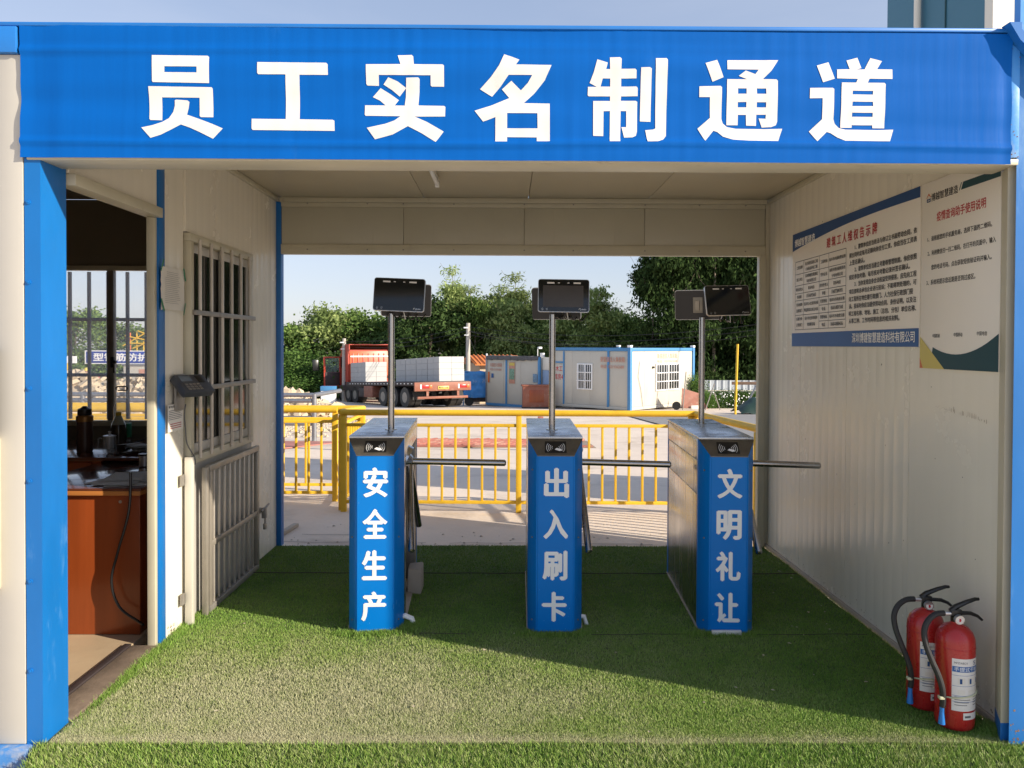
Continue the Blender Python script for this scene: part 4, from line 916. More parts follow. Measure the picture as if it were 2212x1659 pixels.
t = thing('steel_cup', 'small steel cup with black rim on the front desk', 'cup', (-2.16, 4.62, .772))
part('cup', MB().lathe([(.03, 0), (.034, .005), (.036, .06), (.036, .068)], (-2.20, 4.80, .773), 24), m_silver, t)
part('rim', MB().lathe([(.037, .066), (.0385, .068), (.0385, .076), (.036, .078)], (-2.20, 4.80, .773), 24), m_dark, t)
part('handle', MB().tube([(-2.165, 4.80, .835), (-2.14, 4.80, .83), (-2.14, 4.80, .80), (-2.166, 4.80, .79)], .005, 6), m_dark, t)
mb = MB()
for k in range(9):
    a = random.uniform(-.35, .35); cx_, cy_ = -2.07+random.uniform(-.05, .05), 4.35+random.uniform(-.1, .1); w_, h_ = .105, .148
    P = [Vector((cx_+(x*math.cos(a)-y*math.sin(a)), cy_+(x*math.sin(a)+y*math.cos(a)), .7735+k*.0012)) for x, y in ((-w_, -h_), (w_, -h_), (w_, h_), (-w_, h_))]
    mb.add(P, [(0, 1, 2, 3)])
solo('loose_papers', mb, m_paper, 'loose white papers spread on the front desk', 'papers', smooth=0)
mb = MB()
for k in range(10):
    a = random.uniform(-1, 1); cx_, cy_ = -2.42+random.uniform(-.09, .07), 5.2+random.uniform(-.08, .1); w_, h_ = .05, .07
    P = [Vector((cx_+(x*math.cos(a)-y*math.sin(a)), cy_+(x*math.sin(a)+y*math.cos(a)), ZT+.008+k*.004+random.uniform(0, .02))) for x, y in ((-w_, -h_), (w_, -h_), (w_, h_), (-w_, h_))]
    mb.add(P, [(0, 1, 2, 3)])
solo('crumpled_papers', mb, m_paper, 'heap of crumpled papers on the back desk beside the teapot', 'papers', smooth=0)
mb = MB(); mb.tube(smooth_path([(-2.5, 5.15, ZT+.01), (-2.48, 5.3, ZT+.06), (-2.4, 5.35, ZT+.085), (-2.33, 5.3, ZT+.06), (-2.3, 5.2, ZT+.02), (-2.4, 5.15, ZT+.01)]), .006, 6)
solo('coiled_cable', mb, m_dark, 'black coiled cable behind the papers on the back desk', 'cable')
mb = MB(); mb.tube(smooth_path([(-1.93, 4.05, .86), (-1.935, 4.04, .66), (-1.99, 4.035, .45), (-2.02, 4.03, .30), (-1.98, 4.03, .17), (-1.88, 4.02, .10), (-1.845, 4.0, .09)], 6), .007, 8)
solo('black_cable', mb, m_dark, 'thick black cable hanging down the side of the front desk', 'cable')
t = thing('striped_jacket', 'dark striped jacket over a chair back at the guard room left', 'jacket', (-3.1, 5.1, .8))
mb = MB(); mb.sheet(lambda a, z: (-3.10+.16*math.cos(a)*(1-.55*z), 5.15+.10*math.sin(a), .80+z*.30), [R_(-180+i*12) for i in range(31)], [i/10 for i in range(11)])
part('cloth', mb, mat('jacket_dark', (.02, .02, .025), .8), t, None, 80)
for k in range(8):
    z = .05+k*.105; mb = MB(); mb.sheet(lambda a, s: (-3.10+.1615*math.cos(a)*(1-.55*z), 5.15+.102*math.sin(a), .80+z*.30+s), [R_(-180+i*12) for i in range(31)], [0, .006])
    part('stripe', mb, m_paper, t, None, 80)
t = thing('folded_card', 'small folded cardboard piece standing at the window ledge', 'card', (-2.35, 5.7, .9))
part('fold', MB().add([(-2.47, 5.45, .90), (-2.40, 5.45, .965), (-2.39, 5.52, .96), (-2.46, 5.52, .895)], [(0, 1, 2, 3)]).add([(-2.47, 5.45, .90), (-2.40, 5.45, .84), (-2.39, 5.52, .835), (-2.46, 5.52, .895)], [(0, 1, 2, 3)]), m_block, t, None, 0)
# ------------------------------------------------------------------ yellow railings behind the gatehouse
def railing(label, p0, p1, step, posts, zt=.945, seed=0, bend=False, gl='yellow pipe railings behind the gatehouse'):
    p0 = Vector(p0); p1 = Vector(p1); L = (p1-p0).length; d = (p1-p0).normalized(); yaw = math.atan2(d.y, d.x)
    t = thing('yellow_railing', label, 'railing', (p0.x, p0.y, gz(p0.y)), yaw, gl, local=True)
    dz = lambda s: gz((p0+d*s).y)-gz(p0.y)
    part('top_rail', MB().tube([(0, 0, zt+dz(0)), (L, 0, zt+dz(L))], .030, 14), m_yellow, t)
    part('mid_rail', MB().box(.02, -.016, .812, L-.02, .016, .842, .002), m_yellow, t)
    part('bottom_rail', MB().box(.02, -.016, .080, L-.02, .016, .110, .002), m_yellow, t)
    pm = mesh_of(MB().box(-.026, -.026, 0, .026, .026, zt-.028, .003), 'rail_post', m_yellow)
    bmh = mesh_of(MB().box(-.011, -.011, .110, .011, .011, .812, .001), 'baluster', m_yellow)
    for s in posts:
        o = bpy.data.objects.new('post', pm); C.objects.link(o); o.parent = t; o.location = (s, 0, dz(s))
    s = step*.6
    while s < L-.03:
        if min(abs(s-q) for q in posts) > .05:
            o = bpy.data.objects.new('baluster', bmh); C.objects.link(o); o.parent = t; o.location = (s, 0, dz(s))
        s += step
    return t
railing('long yellow railing facing the passage behind the turnstiles', (-1.575, 7.49, 0), (1.79, 7.45, 0), .127, [.03, 1.695, 3.33])
railing('short yellow railing running back from the corner left of the turnstiles', (-1.58, 7.53, 0), (-1.58, 8.7, 0), .127, [.03, 1.14])
railing('yellow railing running left, farther of the pair', (-9.0, 8.72, 0), (-1.585, 8.72, 0), .30, [.3, 2.1, 3.9, 5.7, 7.38])
railing('yellow railing running left, nearer of the pair with shaded bars', (-9.0, 8.1, 0), (-1.74, 8.1, 0), .13, [.2, 2.0, 3.8, 5.6, 7.24])
railing('yellow railing from the right corner back to the gatehouse', (1.795, 7.43, 0), (1.97, 6.1, 0), .127, [.02, 1.32])
railing('far yellow railing at the left with only its end showing', (-9.0, 9.5, 0), (-2.75, 9.5, 0), .30, [.3, 2.3, 4.3, 6.2])

# ------------------------------------------------------------------ grey barrier, wheel wash
t = thing('galvanised_barrier', 'grey galvanised double-pipe barrier on the left of the yard', 'barrier', (-4, 16.4, gz(16.4)), 0, None, local=True)
for zz, ln_ in ((.96, 0), (.84, -.05), (.48, -.05), (.36, -.05)): part('rail', MB().cyl((-9, 0, zz), (ln_, 0, zz), .045, 12), m_galv, t)
part('rail_return', MB().tube([(-.0, 0, .96), (.35, .9, 1.0)], .045, 12), m_galv, t)
for x in (-.0, -2.4, -4.8, -7.2): part('post', MB().cyl((x, 0, 0), (x, 0, .98), .05, 12), m_galv, t)
mb = MB(); mb.prism([(-8, 13.4), (-4.1, 14.3), (-3.3, 16.0), (-8, 16.3)], 0, .02)
mb.v = [(x, y, z+gz(y)+.006) for x, y, z in mb.v]; struct('red_paving', mb, m_pink)
t = thing('wheel_wash_grate', 'red steel bar grate of the wheel wash set in the yard', 'grate', (-.6, 15.5, gz(15.5)))
M_ = mat('red_bar', (.36, .13, .10), .8, var=.25, vs=4, dirt=((.45, .34, .26), .5, 3, (1, 1, 1)))
gbm = None
for i in range(16):
    x = -2.4+i*.22; P = [(x, 14.9), (x+.045, 14.9), (x+.745, 16.5), (x+.70, 16.5)]
    mb = MB(); mb.prism(P, 0, .05); mb.v = [(a, b, c+gz(b)+.02) for a, b, c in mb.v]; part('bar', mb, M_, t)
mb = MB()
for yy in (14.86, 16.5): mb.box(-2.45, yy, gz(yy)+.012, 1.65, yy+.05, gz(yy)+.05)
part('cross_bar', mb, M_, t)
mb = MB().box(-2.5, 14.85, -.5, 1.7, 16.6, -.02); mb.v = [(x, y, gz(y)+.010 if z > -.1 else gz(y)-.2) for x, y, z in mb.v]
part('pit', mb, mat('pit_mud', (.3, .24, .18), .9, var=.3, vs=2), t)
for x, nm in ((-2.95, 'red and white marker post left of the wheel wash'), (.62, 'red marker post right of the wheel wash')):
    q = thing('marker_post', nm, 'post', (x, 14.2, gz(14.2)), 0, None, local=True)
    part('post', MB().box(-.05, -.05, 0, .05, .05, .62, .006), M_, q); part('band', MB().box(-.052, -.052, .30, .052, .052, .44, .006), m_letter, q)
solo('wooden_stick', MB().box(0, 0, 0, .55, .05, .03, .006).tf(Matrix.Translation((-1.86, 6.3, -.066)) @ Matrix.Rotation(R_(84), 4, 'Z')), m_conc, 'pale wooden batten lying on the concrete at the left', 'batten')
mb = MB(); mb.sheet(lambda a, b: (.86+a*.27+b*.05, 5.99+b*.12, .03-.5*0-.085+.012*noise.noise(Vector((a*4, b*4, 7)))), [i/6 for i in range(7)], [i/4 for i in range(5)])
solo('plastic_sheet', mb, m_white, 'scrap of white plastic sheet lying at the back edge of the turf', 'plastic sheet')

# ------------------------------------------------------------------ rubble of broken blocks
def block_mesh(k):
    r = random.Random(k); mb = MB().box(-.3, -.12, -.1, .3*r.uniform(.2, 1), .12, .1)
    mb.v = [(x+r.uniform(-.04, .04), y+r.uniform(-.03, .03), z+r.uniform(-.03, .03)) for x, y, z in mb.v]
    return mesh_of(mb, 'block', m_block, smooth=0)
bms = [block_mesh(k) for k in range(9)]
def pile_h(x, y):
    h = 1.75*math.exp(-((x+17)/3.2)**2)*math.exp(-((y-30)/1.8)**2)+1.3*math.exp(-((x+12.2)/2.2)**2)*math.exp(-((y-29.5)/1.6)**2)+.85*math.exp(-((x+8.6)/1.9)**2)*math.exp(-((y-29)/1.3)**2)
    return h+.12*max(0, 1-((x+11)/7)**2)*math.exp(-((y-28.5)/1.6)**2)
RP = thing('rubble_pile', 'long heap of broken pale building blocks beyond the left railings', 'rubble pile', (-12, 29, gz(29)))
mb = MB(); mb.sheet(lambda x, y: (x, y, gz(y)-.06+pile_h(x, y)*.82+.05*noise.noise(Vector((x*2, y*2, 0)))), [-22+i*.3 for i in range(56)], [25.5+i*.3 for i in range(26)])
part('rubble_core', mb, m_block, RP)
cnt = 0; back = MB(); k = 0
while k < 760:
    if k % 2: x = random.uniform(-19, -6.2)
    else: x = random.gauss(-8.3, 1.2) if k % 4 else random.gauss(-12, 2)
    y = random.gauss(28.4, 1.0); h = pile_h(x, y)
    if x > -5.6 or y < 26 or (h < .05 and random.random() < .6): k += 1; continue
    rot = (random.uniform(-.9, .9), random.uniform(-.9, .9), random.uniform(0, 6.28)); s = random.uniform(.55, 1.0)
    loc = (x, y, gz(y)+h*.82+.06); me = bms[k % 9]
    if cnt < 290 and y < 29.5:
        inst('block', me, RP, loc, rot, (s, s, s)); cnt += 1
    else:
        from mathutils import Euler
        Mx = Matrix.Translation(loc) @ Euler(rot).to_matrix().to_4x4() @ Matrix.Scale(s, 4)
        back.add([tuple(Mx @ v.co) for v in me.vertices], [tuple(p.vertices) for p in me.polygons])
    k += 1
part('broken_blocks', back, m_block, RP, None, 0, kind='stuff')

mb = MB()
for k in range(1500):
    x = random.gauss(-6, 1.6); y = random.uniform(17.2, 25.5); s = random.uniform(.02, .075)
    if x > -3.6: continue
    a = random.random()*6; p = Vector((x, y, gz(y)+.02)); q = [p+Vector((math.cos(a+i*1.57)*s*random.uniform(.6, 1.3), math.sin(a+i*1.57)*s*random.uniform(.6, 1.3), 0)) for i in range(4)]
    mb.add(q+[p+Vector((0, 0, s*random.uniform(.5, 1)))], [(0, 1, 4), (1, 2, 4), (2, 3, 4), (3, 0, 4)])
solo('gravel', mb, m_block, 'loose stones and grit in front of the rubble at the left of the yard', 'gravel', kind='stuff', smooth=0)
# ------------------------------------------------------------------ flatbed truck
yaw = math.atan2(.49, .87)
TR = thing('flatbed_truck', 'red lorry with long flatbed trailer and its cab door open', 'truck', (-4.27, 37, gz(37)), yaw, None, local=True, rx=-.045); TR.scale = (1.15, 1.15, .95)
Lt = 9.0
part('trailer_bed', MB().box(0, .05, 1.12, 2.5, Lt, 1.32, .02), m_truckd, TR)
part('gooseneck', MB().box(.9, 9.01, 1.12, 2.5, 11.75, 1.31, .02), m_truckd, TR)
part('chassis', MB().box(.75, .3, .78, 1.0, 12.6, 1.118).box(1.5, .3, .78, 1.75, 12.6, 1.118), m_truckd, TR)
for i in range(21): part('side_marker', MB().box(-.004, .3+i*.4, 1.2, -.001, .42+i*.4, 1.25), m_letter, TR)
tb = part('tail_board', MB().box(-.04, -.04, .84, 2.54, .045, 1.28, .015), m_brownp, TR)
for x in (.28, 2.0):
    part('tail_light', MB().box(x, -.06, .98, x+.32, -.041, 1.14, .006), mat('lamp_red', (.5, .02, .02), .3), tb); part('reflector', MB().box(x+.33, -.06, .98, x+.45, -.041, 1.14, .004), m_orange, tb)
    part('light_plate', MB().box(x-.08, -.055, .95, x-.01, -.041, 1.17, .004), m_letter, tb)
part('plate', MB().box(1.0, -.06, .92, 1.5, -.042, 1.08, .004), m_yel, tb)
mb = MB(); put_text(mb, '粤N5133挂', (1.03, -.062, .95), (1, 0, 0), (0, 0, 1), .1, .44, .02); part('plate_text', mb, m_black, tb, None, 0)
part('rear_bumper', MB().box(.1, -.02, .45, 2.4, .06, .57, .01).box(.5, .0, .58, .6, .05, .84).box(1.9, .0, .58, 2.0, .05, .84), m_brownp, TR)
part('mud_flap', MB().box(.1, .5, .4, .62, .53, .83), m_rubber, TR); part('mud_flap', MB().box(1.88, .5, .4, 2.4, .53, .83), m_rubber, TR)
part('mud_guard', MB().box(-.01, 5.1, .45, .5, 6.3, 1.1, .02), m_brownp, TR)
tyre = mesh_of(MB().cyl((0, 0, 0), (.26, 0, 0), .52, 26).cyl((-.002, 0, 0), (.262, 0, 0), .44, 26), 'tyre', m_rubber)
rim = mesh_of(MB().cyl((-.006, 0, 0), (.266, 0, 0), .27, 20).cyl((-.012, 0, 0), (.272, 0, 0), .10, 12), 'rim', m_grille2)
for y in (1.15, 2.45, 3.75, 9.9, 11.0, 12.9):
    for x in ((.0, .3, 1.94, 2.24) if y < 9 else (.75, 1.0, 2.5, 2.8) if y < 12 else (1.0, 3.1)):
        w = bpy.data.objects.new('wheel', tyre); C.objects.link(w); w.parent = TR; w.location = (x, y, .52)
        r_ = bpy.data.objects.new('rim', rim); C.objects.link(r_); r_.parent = w
cb = part('cab', MB().prism([(10.5, .75), (12.0, .75), (12.1, 1.5), (11.9, 2.6), (11.6, 2.85), (10.5, 2.85)], .02, 2.48, 0), m_cabred, TR)
part('cab_back', MB().box(.12, 10.47, 1.2, 2.38, 10.496, 2.78, .02), mat('cab_back_orange', (.62, .13, .05), .4, var=.1), cb)
for i in range(7): part('rib', MB().box(.25+i*.3, 10.445, 1.35, .33+i*.3, 10.468, 2.65, .01), m_cabred, cb)
part('stripe', MB().box(.15, 10.435, 2.45, 2.35, 10.444, 2.52), m_letter, cb)
part('roof_fairing', MB().prism([(10.3, 2.6), (10.3, 3.1), (10.36, 3.13), (11.4, 3.13), (11.9, 2.86), (10.5, 2.855)], .02, .07, 0).prism([(10.3, 2.6), (10.3, 3.1), (10.36, 3.13), (11.4, 3.13), (11.9, 2.86), (10.5, 2.855)], 2.43, 2.48, 0).prism([(10.28, 3.11), (11.4, 3.14), (11.95, 2.87), (11.95, 2.91), (11.4, 3.18), (10.28, 3.15)], .02, 2.48, 0), m_cabred, cb)
part('side_window', MB().box(.008, 11.0, 1.9, .018, 11.7, 2.5), m_glassd, cb)
part('wheel_arch', MB().box(-.01, 10.9, .5, .5, 11.0, 1.1, .02).box(-.01, 12.0, .3, .5, 12.12, 1.05, .02), m_truckd, TR)
part('fuel_tank', MB().box(.05, 6.4, .45, .6, 7.3, 1.0, .08), m_truckd, TR)
part('rear_plate', MB().box(.9, 10.3, .6, 1.5, 10.32, .74), m_yel, TR)
dr = part('door', MB().box(-.98, 11.68, .8, .0, 11.75, 1.65, .03).box(-.98, 11.68, 1.651, -.88, 11.75, 2.5, .02).box(-.1, 11.68, 1.651, .0, 11.75, 2.5, .02).box(-.98, 11.68, 2.44, 0, 11.75, 2.52, .02), m_cabred, TR, 'open red cab door')
part('door_trim', MB().box(-.9, 11.65, .92, -.08, 11.679, 1.64, .03), m_truckd, dr)
part('pane', MB().box(-.88, 11.71, 1.65, -.10, 11.72, 2.44), m_glassc, dr)
part('mirror', MB().box(-1.5, 12.0, 1.75, -1.15, 12.1, 2.35, .03).tube([(.0, 12.0, 2.4), (-1.2, 12.1, 2.45), (-1.3, 12.05, 2.3)], .02, 6), m_dark, TR)
for o in TR.children:
    if o.name.split('.')[0] in ('cab', 'wheel_arch', 'rear_plate', 'door', 'mirror'): o.location = (1.0, 1.3, 0); o.scale = (1, 1, 1.21)
def stack_mesh(nx, ny, nz, sx, sy, sz):
    mb = MB()
    for i in range(nx):
        for j in range(ny):
            for k_ in range(nz):
                jx, jy = random.uniform(-.004, .004), random.uniform(-.004, .004)
                mb.box(i*sx/nx+.006+jx, j*sy/ny+.006+jy, k_*sz/nz, (i+1)*sx/nx-.006+jx, (j+1)*sy/ny-.006+jy, (k_+1)*sz/nz-.008)
    return mesh_of(mb, 'block_stack', m_aac, smooth=0)
sm = stack_mesh(2, 2, 4, 1.17, 1.2, 1.25)
from mathutils import Euler
MT = Matrix.Translation(TR.location) @ Euler((-.045, 0, yaw)).to_matrix().to_4x4() @ Matrix.Diagonal((1.15, 1.15, .95, 1))
pos = ['rear end, left', 'rear end, right']
ks = 0
for j, y in enumerate([.12, 1.36, 2.6, 3.84, 9.3, 10.52]):
    for i, x in enumerate([1.14]):
        o = bpy.data.objects.new('block_stack', sm); C.objects.link(o); o.matrix_world = MT @ Matrix.Translation((x, y, 1.325))
        far = ['at the tail of the bed', 'second from the tail', 'third from the tail', 'fourth from the tail', 'rear of the front pair', 'nearest the cab'][j]
        tag(o, 'stack of white blocks on the trailer, %s' % far, 'block stack', 'stacks of white blocks on the trailer')
t = thing('barrier_box', 'small blue and white box standing left of the truck', 'box', (-9.9, 42, gz(42)), 0, None, local=True)
part('body', MB().box(0, 0, 0, .75, .4, .75, .02), m_letter, t); part('lid', MB().box(-.02, -.02, .751, .77, .42, 1.0, .02), m_hblue, t)

# ------------------------------------------------------------------ container offices
u = (.68, .73); ayaw = math.atan2(.73, .68)
OF = thing('office_container', 'white container office with blue edges and barred windows, sunlit end wall', 'container office', (5.5, 35, gz(35)), ayaw, None, local=True)
Lx, Ly, H = 5.5, 4.45, 2.78
part('body', MB().box(.03, .03, .06, Lx-.03, Ly-.03, H-.02), m_house, OF)
for i in range(5): part('wall_panel', MB().box(.12+i*1.06, .0, .14, .12+i*1.06+1.055, .028, H-.14, .006), m_house, OF)
for i in range(4): part('wall_panel', MB().box(.0, .12+i*1.05, .14, .028, .12+i*1.05+1.045, H-.14, .006), m_house, OF)
fr = MB()
for x, y in ((0, 0), (Lx, 0), (0, Ly), (Lx, Ly)):
    part('corner_post', MB().box(x-.07, y-.07, 0, x+.09, y+.09, H+.04, .01), m_hblue, OF)
    part('corner_casting', MB().box(x-.08, y-.08, H+.041, x+.1, y+.1, H+.14, .01), m_letter, OF)
part('top_rail', MB().box(.1, -.04, H-.13, Lx-.08, .027, H+.02, .01), m_hblue, OF); part('top_rail', MB().box(-.04, .1, H-.13, .027, Ly-.08, H+.02, .01), m_hblue, OF)
part('bottom_rail', MB().box(.1, -.03, 0, Lx-.08, .03, .135, .01), m_house, OF); part('bottom_rail', MB().box(-.03, .1, 0, .03, Ly-.08, .135, .01), m_house, OF)
part('joint_strip', MB().box(-.05, 1.11, .1, .0, 1.21, H-.1, .005), m_hblue, OF)
def owin(parent, ax, a0, a1, z0, z1, nb):
    """barred window on the x = 0 (ax y) or y = 0 (ax x) face"""
    def bx(a, z, a_, z_, d0, d1): return MB().box(a, -d1, z, a_, -d0, z_, .004) if ax == 'x' else MB().box(-d1, a, z, -d0, a_, z_, .004)
    w = part('window', bx(a0, z0, a1, z1, .001, .02), m_glassd, parent)
    f = MB()
    for q in ((a0-.06, z0-.06, a1+.06, z0), (a0-.06, z1, a1+.06, z1+.06), (a0-.06, z0, a0, z1), (a1, z0, a1+.06, z1), ((a0+a1)/2-.03, z0, (a0+a1)/2+.03, z1)):
        g = bx(*q, .002, .06); f.add(g.v, g.f)
    part('frame', f, m_letter, w)
    for i in range(nb): a = a0+(i+.5)*(a1-a0)/nb; part('bar', bx(a-.012, z0-.05, a+.012, z1+.05, .08, .10), m_letter, w)
    for z in (z0+(z1-z0)*.33, z0+(z1-z0)*.68): part('crossbar', bx(a0-.05, z-.02, a1+.05, z+.02, .08, .104), m_letter, w)
owin(OF, 'x', 2.15, 4.15, .85, 2.0, 9)
owin(OF, 'y', 2.12, 2.88, .9, 2.0, 7)
dd = part('door', MB().box(-.035, 3.79, .14, -.001, 4.36, 2.0, .008), m_house, OF)
part('door_frame', MB().box(-.05, 3.72, .1, .0, 3.785, 2.62, .004).box(-.05, 3.79, 2.06, .0, 4.38, 2.13, .004), m_hblue, OF)
def otext(parent, body, org, rt, h, w, m, bold=.02):
    mb = MB(); put_text(mb, body, org, rt, (0, 0, 1), h, w, bold); part('lettering', mb, m, parent, None, 0)
LF = (0, -1, 0)
otext(OF, '木工', (-.038, 4.25, 1.66), LF, .26, .42, m_redink); otext(OF, '库房4', (-.038, 4.3, 1.26), LF, .28, .5, m_redink)
otext(OF, '新喜居住人集装箱', (-.055, 1.58, 2.15), LF, .24, 1.33, m_fade); otext(OF, '电话: 15219362688', (-.055, 1.56, 1.86), LF, .17, 1.27, m_fade)
otext(OF, '新喜居住人集装箱', (2.25, -.003, 2.30), (1, 0, 0), .24, 1.75, m_fade); otext(OF, '电话: 15219362688', (2.25, -.003, 2.1), (1, 0, 0), .13, 1.75, m_fade)
part('hanging_wire', MB().tube([(.75, -.03, 2.2), (.62, -.03, 1.5), (.85, -.03, .9), (1.05, -.03, .05)], .012, 5), m_galv, OF)
part('lamp', MB().cyl((1.85, 0, 1.9), (1.85, -.09, 1.9), .05, 10), m_dark, OF)

def w_of(t_): return (5.5-.73*t_, 35+.68*t_)
x2, y2 = w_of(5.3)
O2_ = thing('shaded_container', 'grey-white container office in shade with posters and a dark roll along its roof', 'container office', (x2, y2, gz(40)), ayaw, None, local=True)
L2 = 3.65
part('body', MB().box(.03, 0, .05, 2.6, L2, 2.5), m_house, O2_)
for i in range(3): part('wall_panel', MB().box(.0, .06+i*1.19, .14, .028, .06+i*1.19+1.18, 2.42, .006), m_house, O2_)
part('post', MB().box(-.06, -.05, 0, .06, .08, 2.55, .01), m_hblue, O2_); part('post', MB().box(-.04, 2.17, .05, .0, 2.27, 2.42, .006), m_hblue, O2_); part('post', MB().box(-.04, L2-.05, 0, .04, L2+.04, 2.7, .01), m_galv, O2_)
part('bottom_rail', MB().box(-.05, .08, 0, .027, L2, .138, .01), m_hblue, O2_)
for i in range(8):
    mb = rough_box(-.09, .05+i*.45, 2.38, .16, .05+i*.45+.44, 2.6, .05, i, .03); part('roof_roll', mb, mat('roll_grey', (.12, .12, .125), .9, var=.2) if i == 0 else bpy.data.materials['roll_grey'], O2_)
otext(O2_, '新喜居住人集装箱', (-.034, 3.35, 2.02), LF, .2, .82, m_fade); otext(O2_, '电话:15219362688', (-.034, 3.35, 1.82), LF, .13, .8, m_fade)
def poster(y, z, w, h, m, nm='poster'): return part(nm, MB().box(-.036, y, z, -.030, y+w, z+h, .002), m, O2_)
poster(1.62, 1.2, .40, 1.08, m_fade); part('poster_picture', MB().box(-.040, 1.64, 1.4, -.0365, 2.0, 1.95, .001), mat('poster_green', (.2, .34, .24), .6, var=.6, vs=14), O2_); part('poster_head', MB().box(-.040, 1.64, 2.1, -.0365, 2.0, 2.25, .001), m_yel, O2_)
poster(.14, 1.3, .27, .42, mat('poster_blue', (.18, .3, .42), .6, var=.5, vs=14)); poster(.14, .85, .22, .38, m_letter)
poster(3.4, 1.2, .12, .55, m_orange); poster(3.12, 1.45, .15, .22, m_navy2)
part('camera_mount', MB().tube([(.1, .22, 2.5), (.1, .22, 2.95), (.0, .05, 3.0)], .02, 6).box(-.1, -.06, 2.96, .12, .06, 3.06, .02).box(.0, -.2, 2.56, .15, -.02, 2.76, .01), m_letter, O2_)
# bright cream return between the two offices
x3, y3 = w_of(4.85)
t = thing('office_porch', 'cream and blue porch panel between the two container offices', 'porch', (x3, y3, gz(39.4)), ayaw, None, local=True)
part('panel', MB().box(.1, -.25, 1.9, .18, .35, 2.5, .01), m_creamc, t); part('panel_low', MB().box(.1, -.25, .1, .18, .35, 1.89, .01), mat('porch_blue', (.3, .42, .6), .5), t)
# brown cabinet standing outside
xc, yc = .79, 37.3
t = thing('brown_cabinet', 'old reddish brown wooden counter standing outside the shaded container', 'cabinet', (xc, yc, gz(37.5)), R_(4), None, local=True)
part('body', MB().box(0, 0, .08, 1.3, .5, 1.06, .01), m_brownp, t); part('top', MB().box(-.05, -.04, 1.061, 1.35, .54, 1.14, .01), m_brownp, t); part('plinth', MB().box(-.02, -.02, 0, 1.32, .52, .079, .005), m_truckd, t)
part('panel', MB().box(.3, -.014, .3, 1.0, -.001, .9, .004), m_wood, t)
# blue tarpaulin shelter
t = thing('blue_tarp_shelter', 'blue tarpaulin-covered trike beside the shaded container', 'tarpaulin', (-2.25, 41.3, gz(41.5)), R_(6), None, local=True)
mb = MB(); mb.sheet(lambda a, b: (a*1.9, .12*noise.noise(Vector((a*6, b*5, 0)))+(b-.5)*.15, .45+b*1.35+.05*noise.noise(Vector((a*5, 3, b*2)))), [i/20 for i in range(21)], [i/14 for i in range(15)])
part('front_sheet', mb, m_tarp, t, None, 50)
mb = MB(); mb.sheet(lambda a, b: (a*1.9, .08+b*1.6, 1.8-.2*(b-.4)**2+.05*noise.noise(Vector((a*5, b*4, 5)))), [i/14 for i in range(15)], [i/8 for i in range(9)]); part('roof_sheet', mb, m_tarp, t, None, 50)
part('frame', MB().tube([(0, .1, 0), (0, .1, 1.8), (1.9, .1, 1.8), (1.9, .1, 0)], .03, 8), m_hblue, t)
part('undercarriage', MB().box(.2, .2, .2, 1.7, 1.4, .55, .04), m_truckd, t)
for x in (.3, 1.6): part('wheel', MB().cyl((x, .1, .25), (x, .25, .25), .25, 16), m_rubber, t)
# orange-roofed hut
t = thing('tiled_hut', 'small hut with orange tiled roof behind the container', 'hut', (-1.7, 44.5, gz(44.5)), R_(20), None, local=True)
part('wall', MB().box(.3, .3, 0, 2.8, 2.5, 2.3), m_block, t)
rf = part('roof', MB().prism([(-.1, 2.2), (1.4, 2.65), (2.9, 2.2), (2.9, 2.28), (1.4, 2.75), (-.1, 2.28)], -.1, 3.0, 0), m_roof, t)
for i in range(11): part('tile_row', MB().tube([(i*.26, -.12, 2.28), (i*.26, 1.38, 2.77)], .05, 6), m_roof, rf)
# wheelbarrow at the sunlit end wall
t = thing('wheelbarrow', 'tipped reddish wheelbarrow leaning by the sunlit office wall', 'wheelbarrow', (8.0, 35.9, gz(36)), R_(10), None, local=True)
part('tray', MB().add([(0, 0, .1), (1.3, 0, .05), (1.0, .3, .75), (.15, .3, 1.0), (.3, .35, .15), (1.0, .35, .12)], [(0, 1, 2, 3), (0, 4, 5, 1), (4, 3, 2, 5)]), m_brownp, t, None, 0)
part('leg', MB().tube([(.05, -.05, 0), (.35, .3, 1.75)], .025, 6), m_grille2, t); part('leg', MB().tube([(1.15, -.05, 0), (1.75, .3, 1.2)], .025, 6), m_grille2, t); part('leg', MB().tube([(1.6, 0, .8), (1.9, 0, 0)], .025, 6), m_grille2, t)
part('wheel', MB().cyl((-.2, .1, .2), (-.14, .2, .2), .19, 18), m_rubber, t)
part('blanket', MB().box(.45, -.08, .02, .9, .0, .22, .05), m_paper, t)
# hoarding
t = thing('corrugated_hoarding', 'grey corrugated metal hoarding across the back right of the yard', 'fence', (8.5, 47, gz(47)), 0, None, local=True)
for i in range(9):
    mb = MB(); x = i*2.0; prof = []
    for k_ in range(5): prof += [(x+k_*.4, 0), (x+k_*.4+.05, -.05), (x+k_*.4+.10, -.05), (x+k_*.4+.15, 0)]
    prof += [(x+1.99, 0), (x+1.99, .01), (x, .01)]
    mb.prism(prof, 0, 1.42, 2); part('sheet', mb, m_corr, t, None, 20)
part('rail', MB().box(0, -.10, .78, 18, -.055, .83), m_house, t)
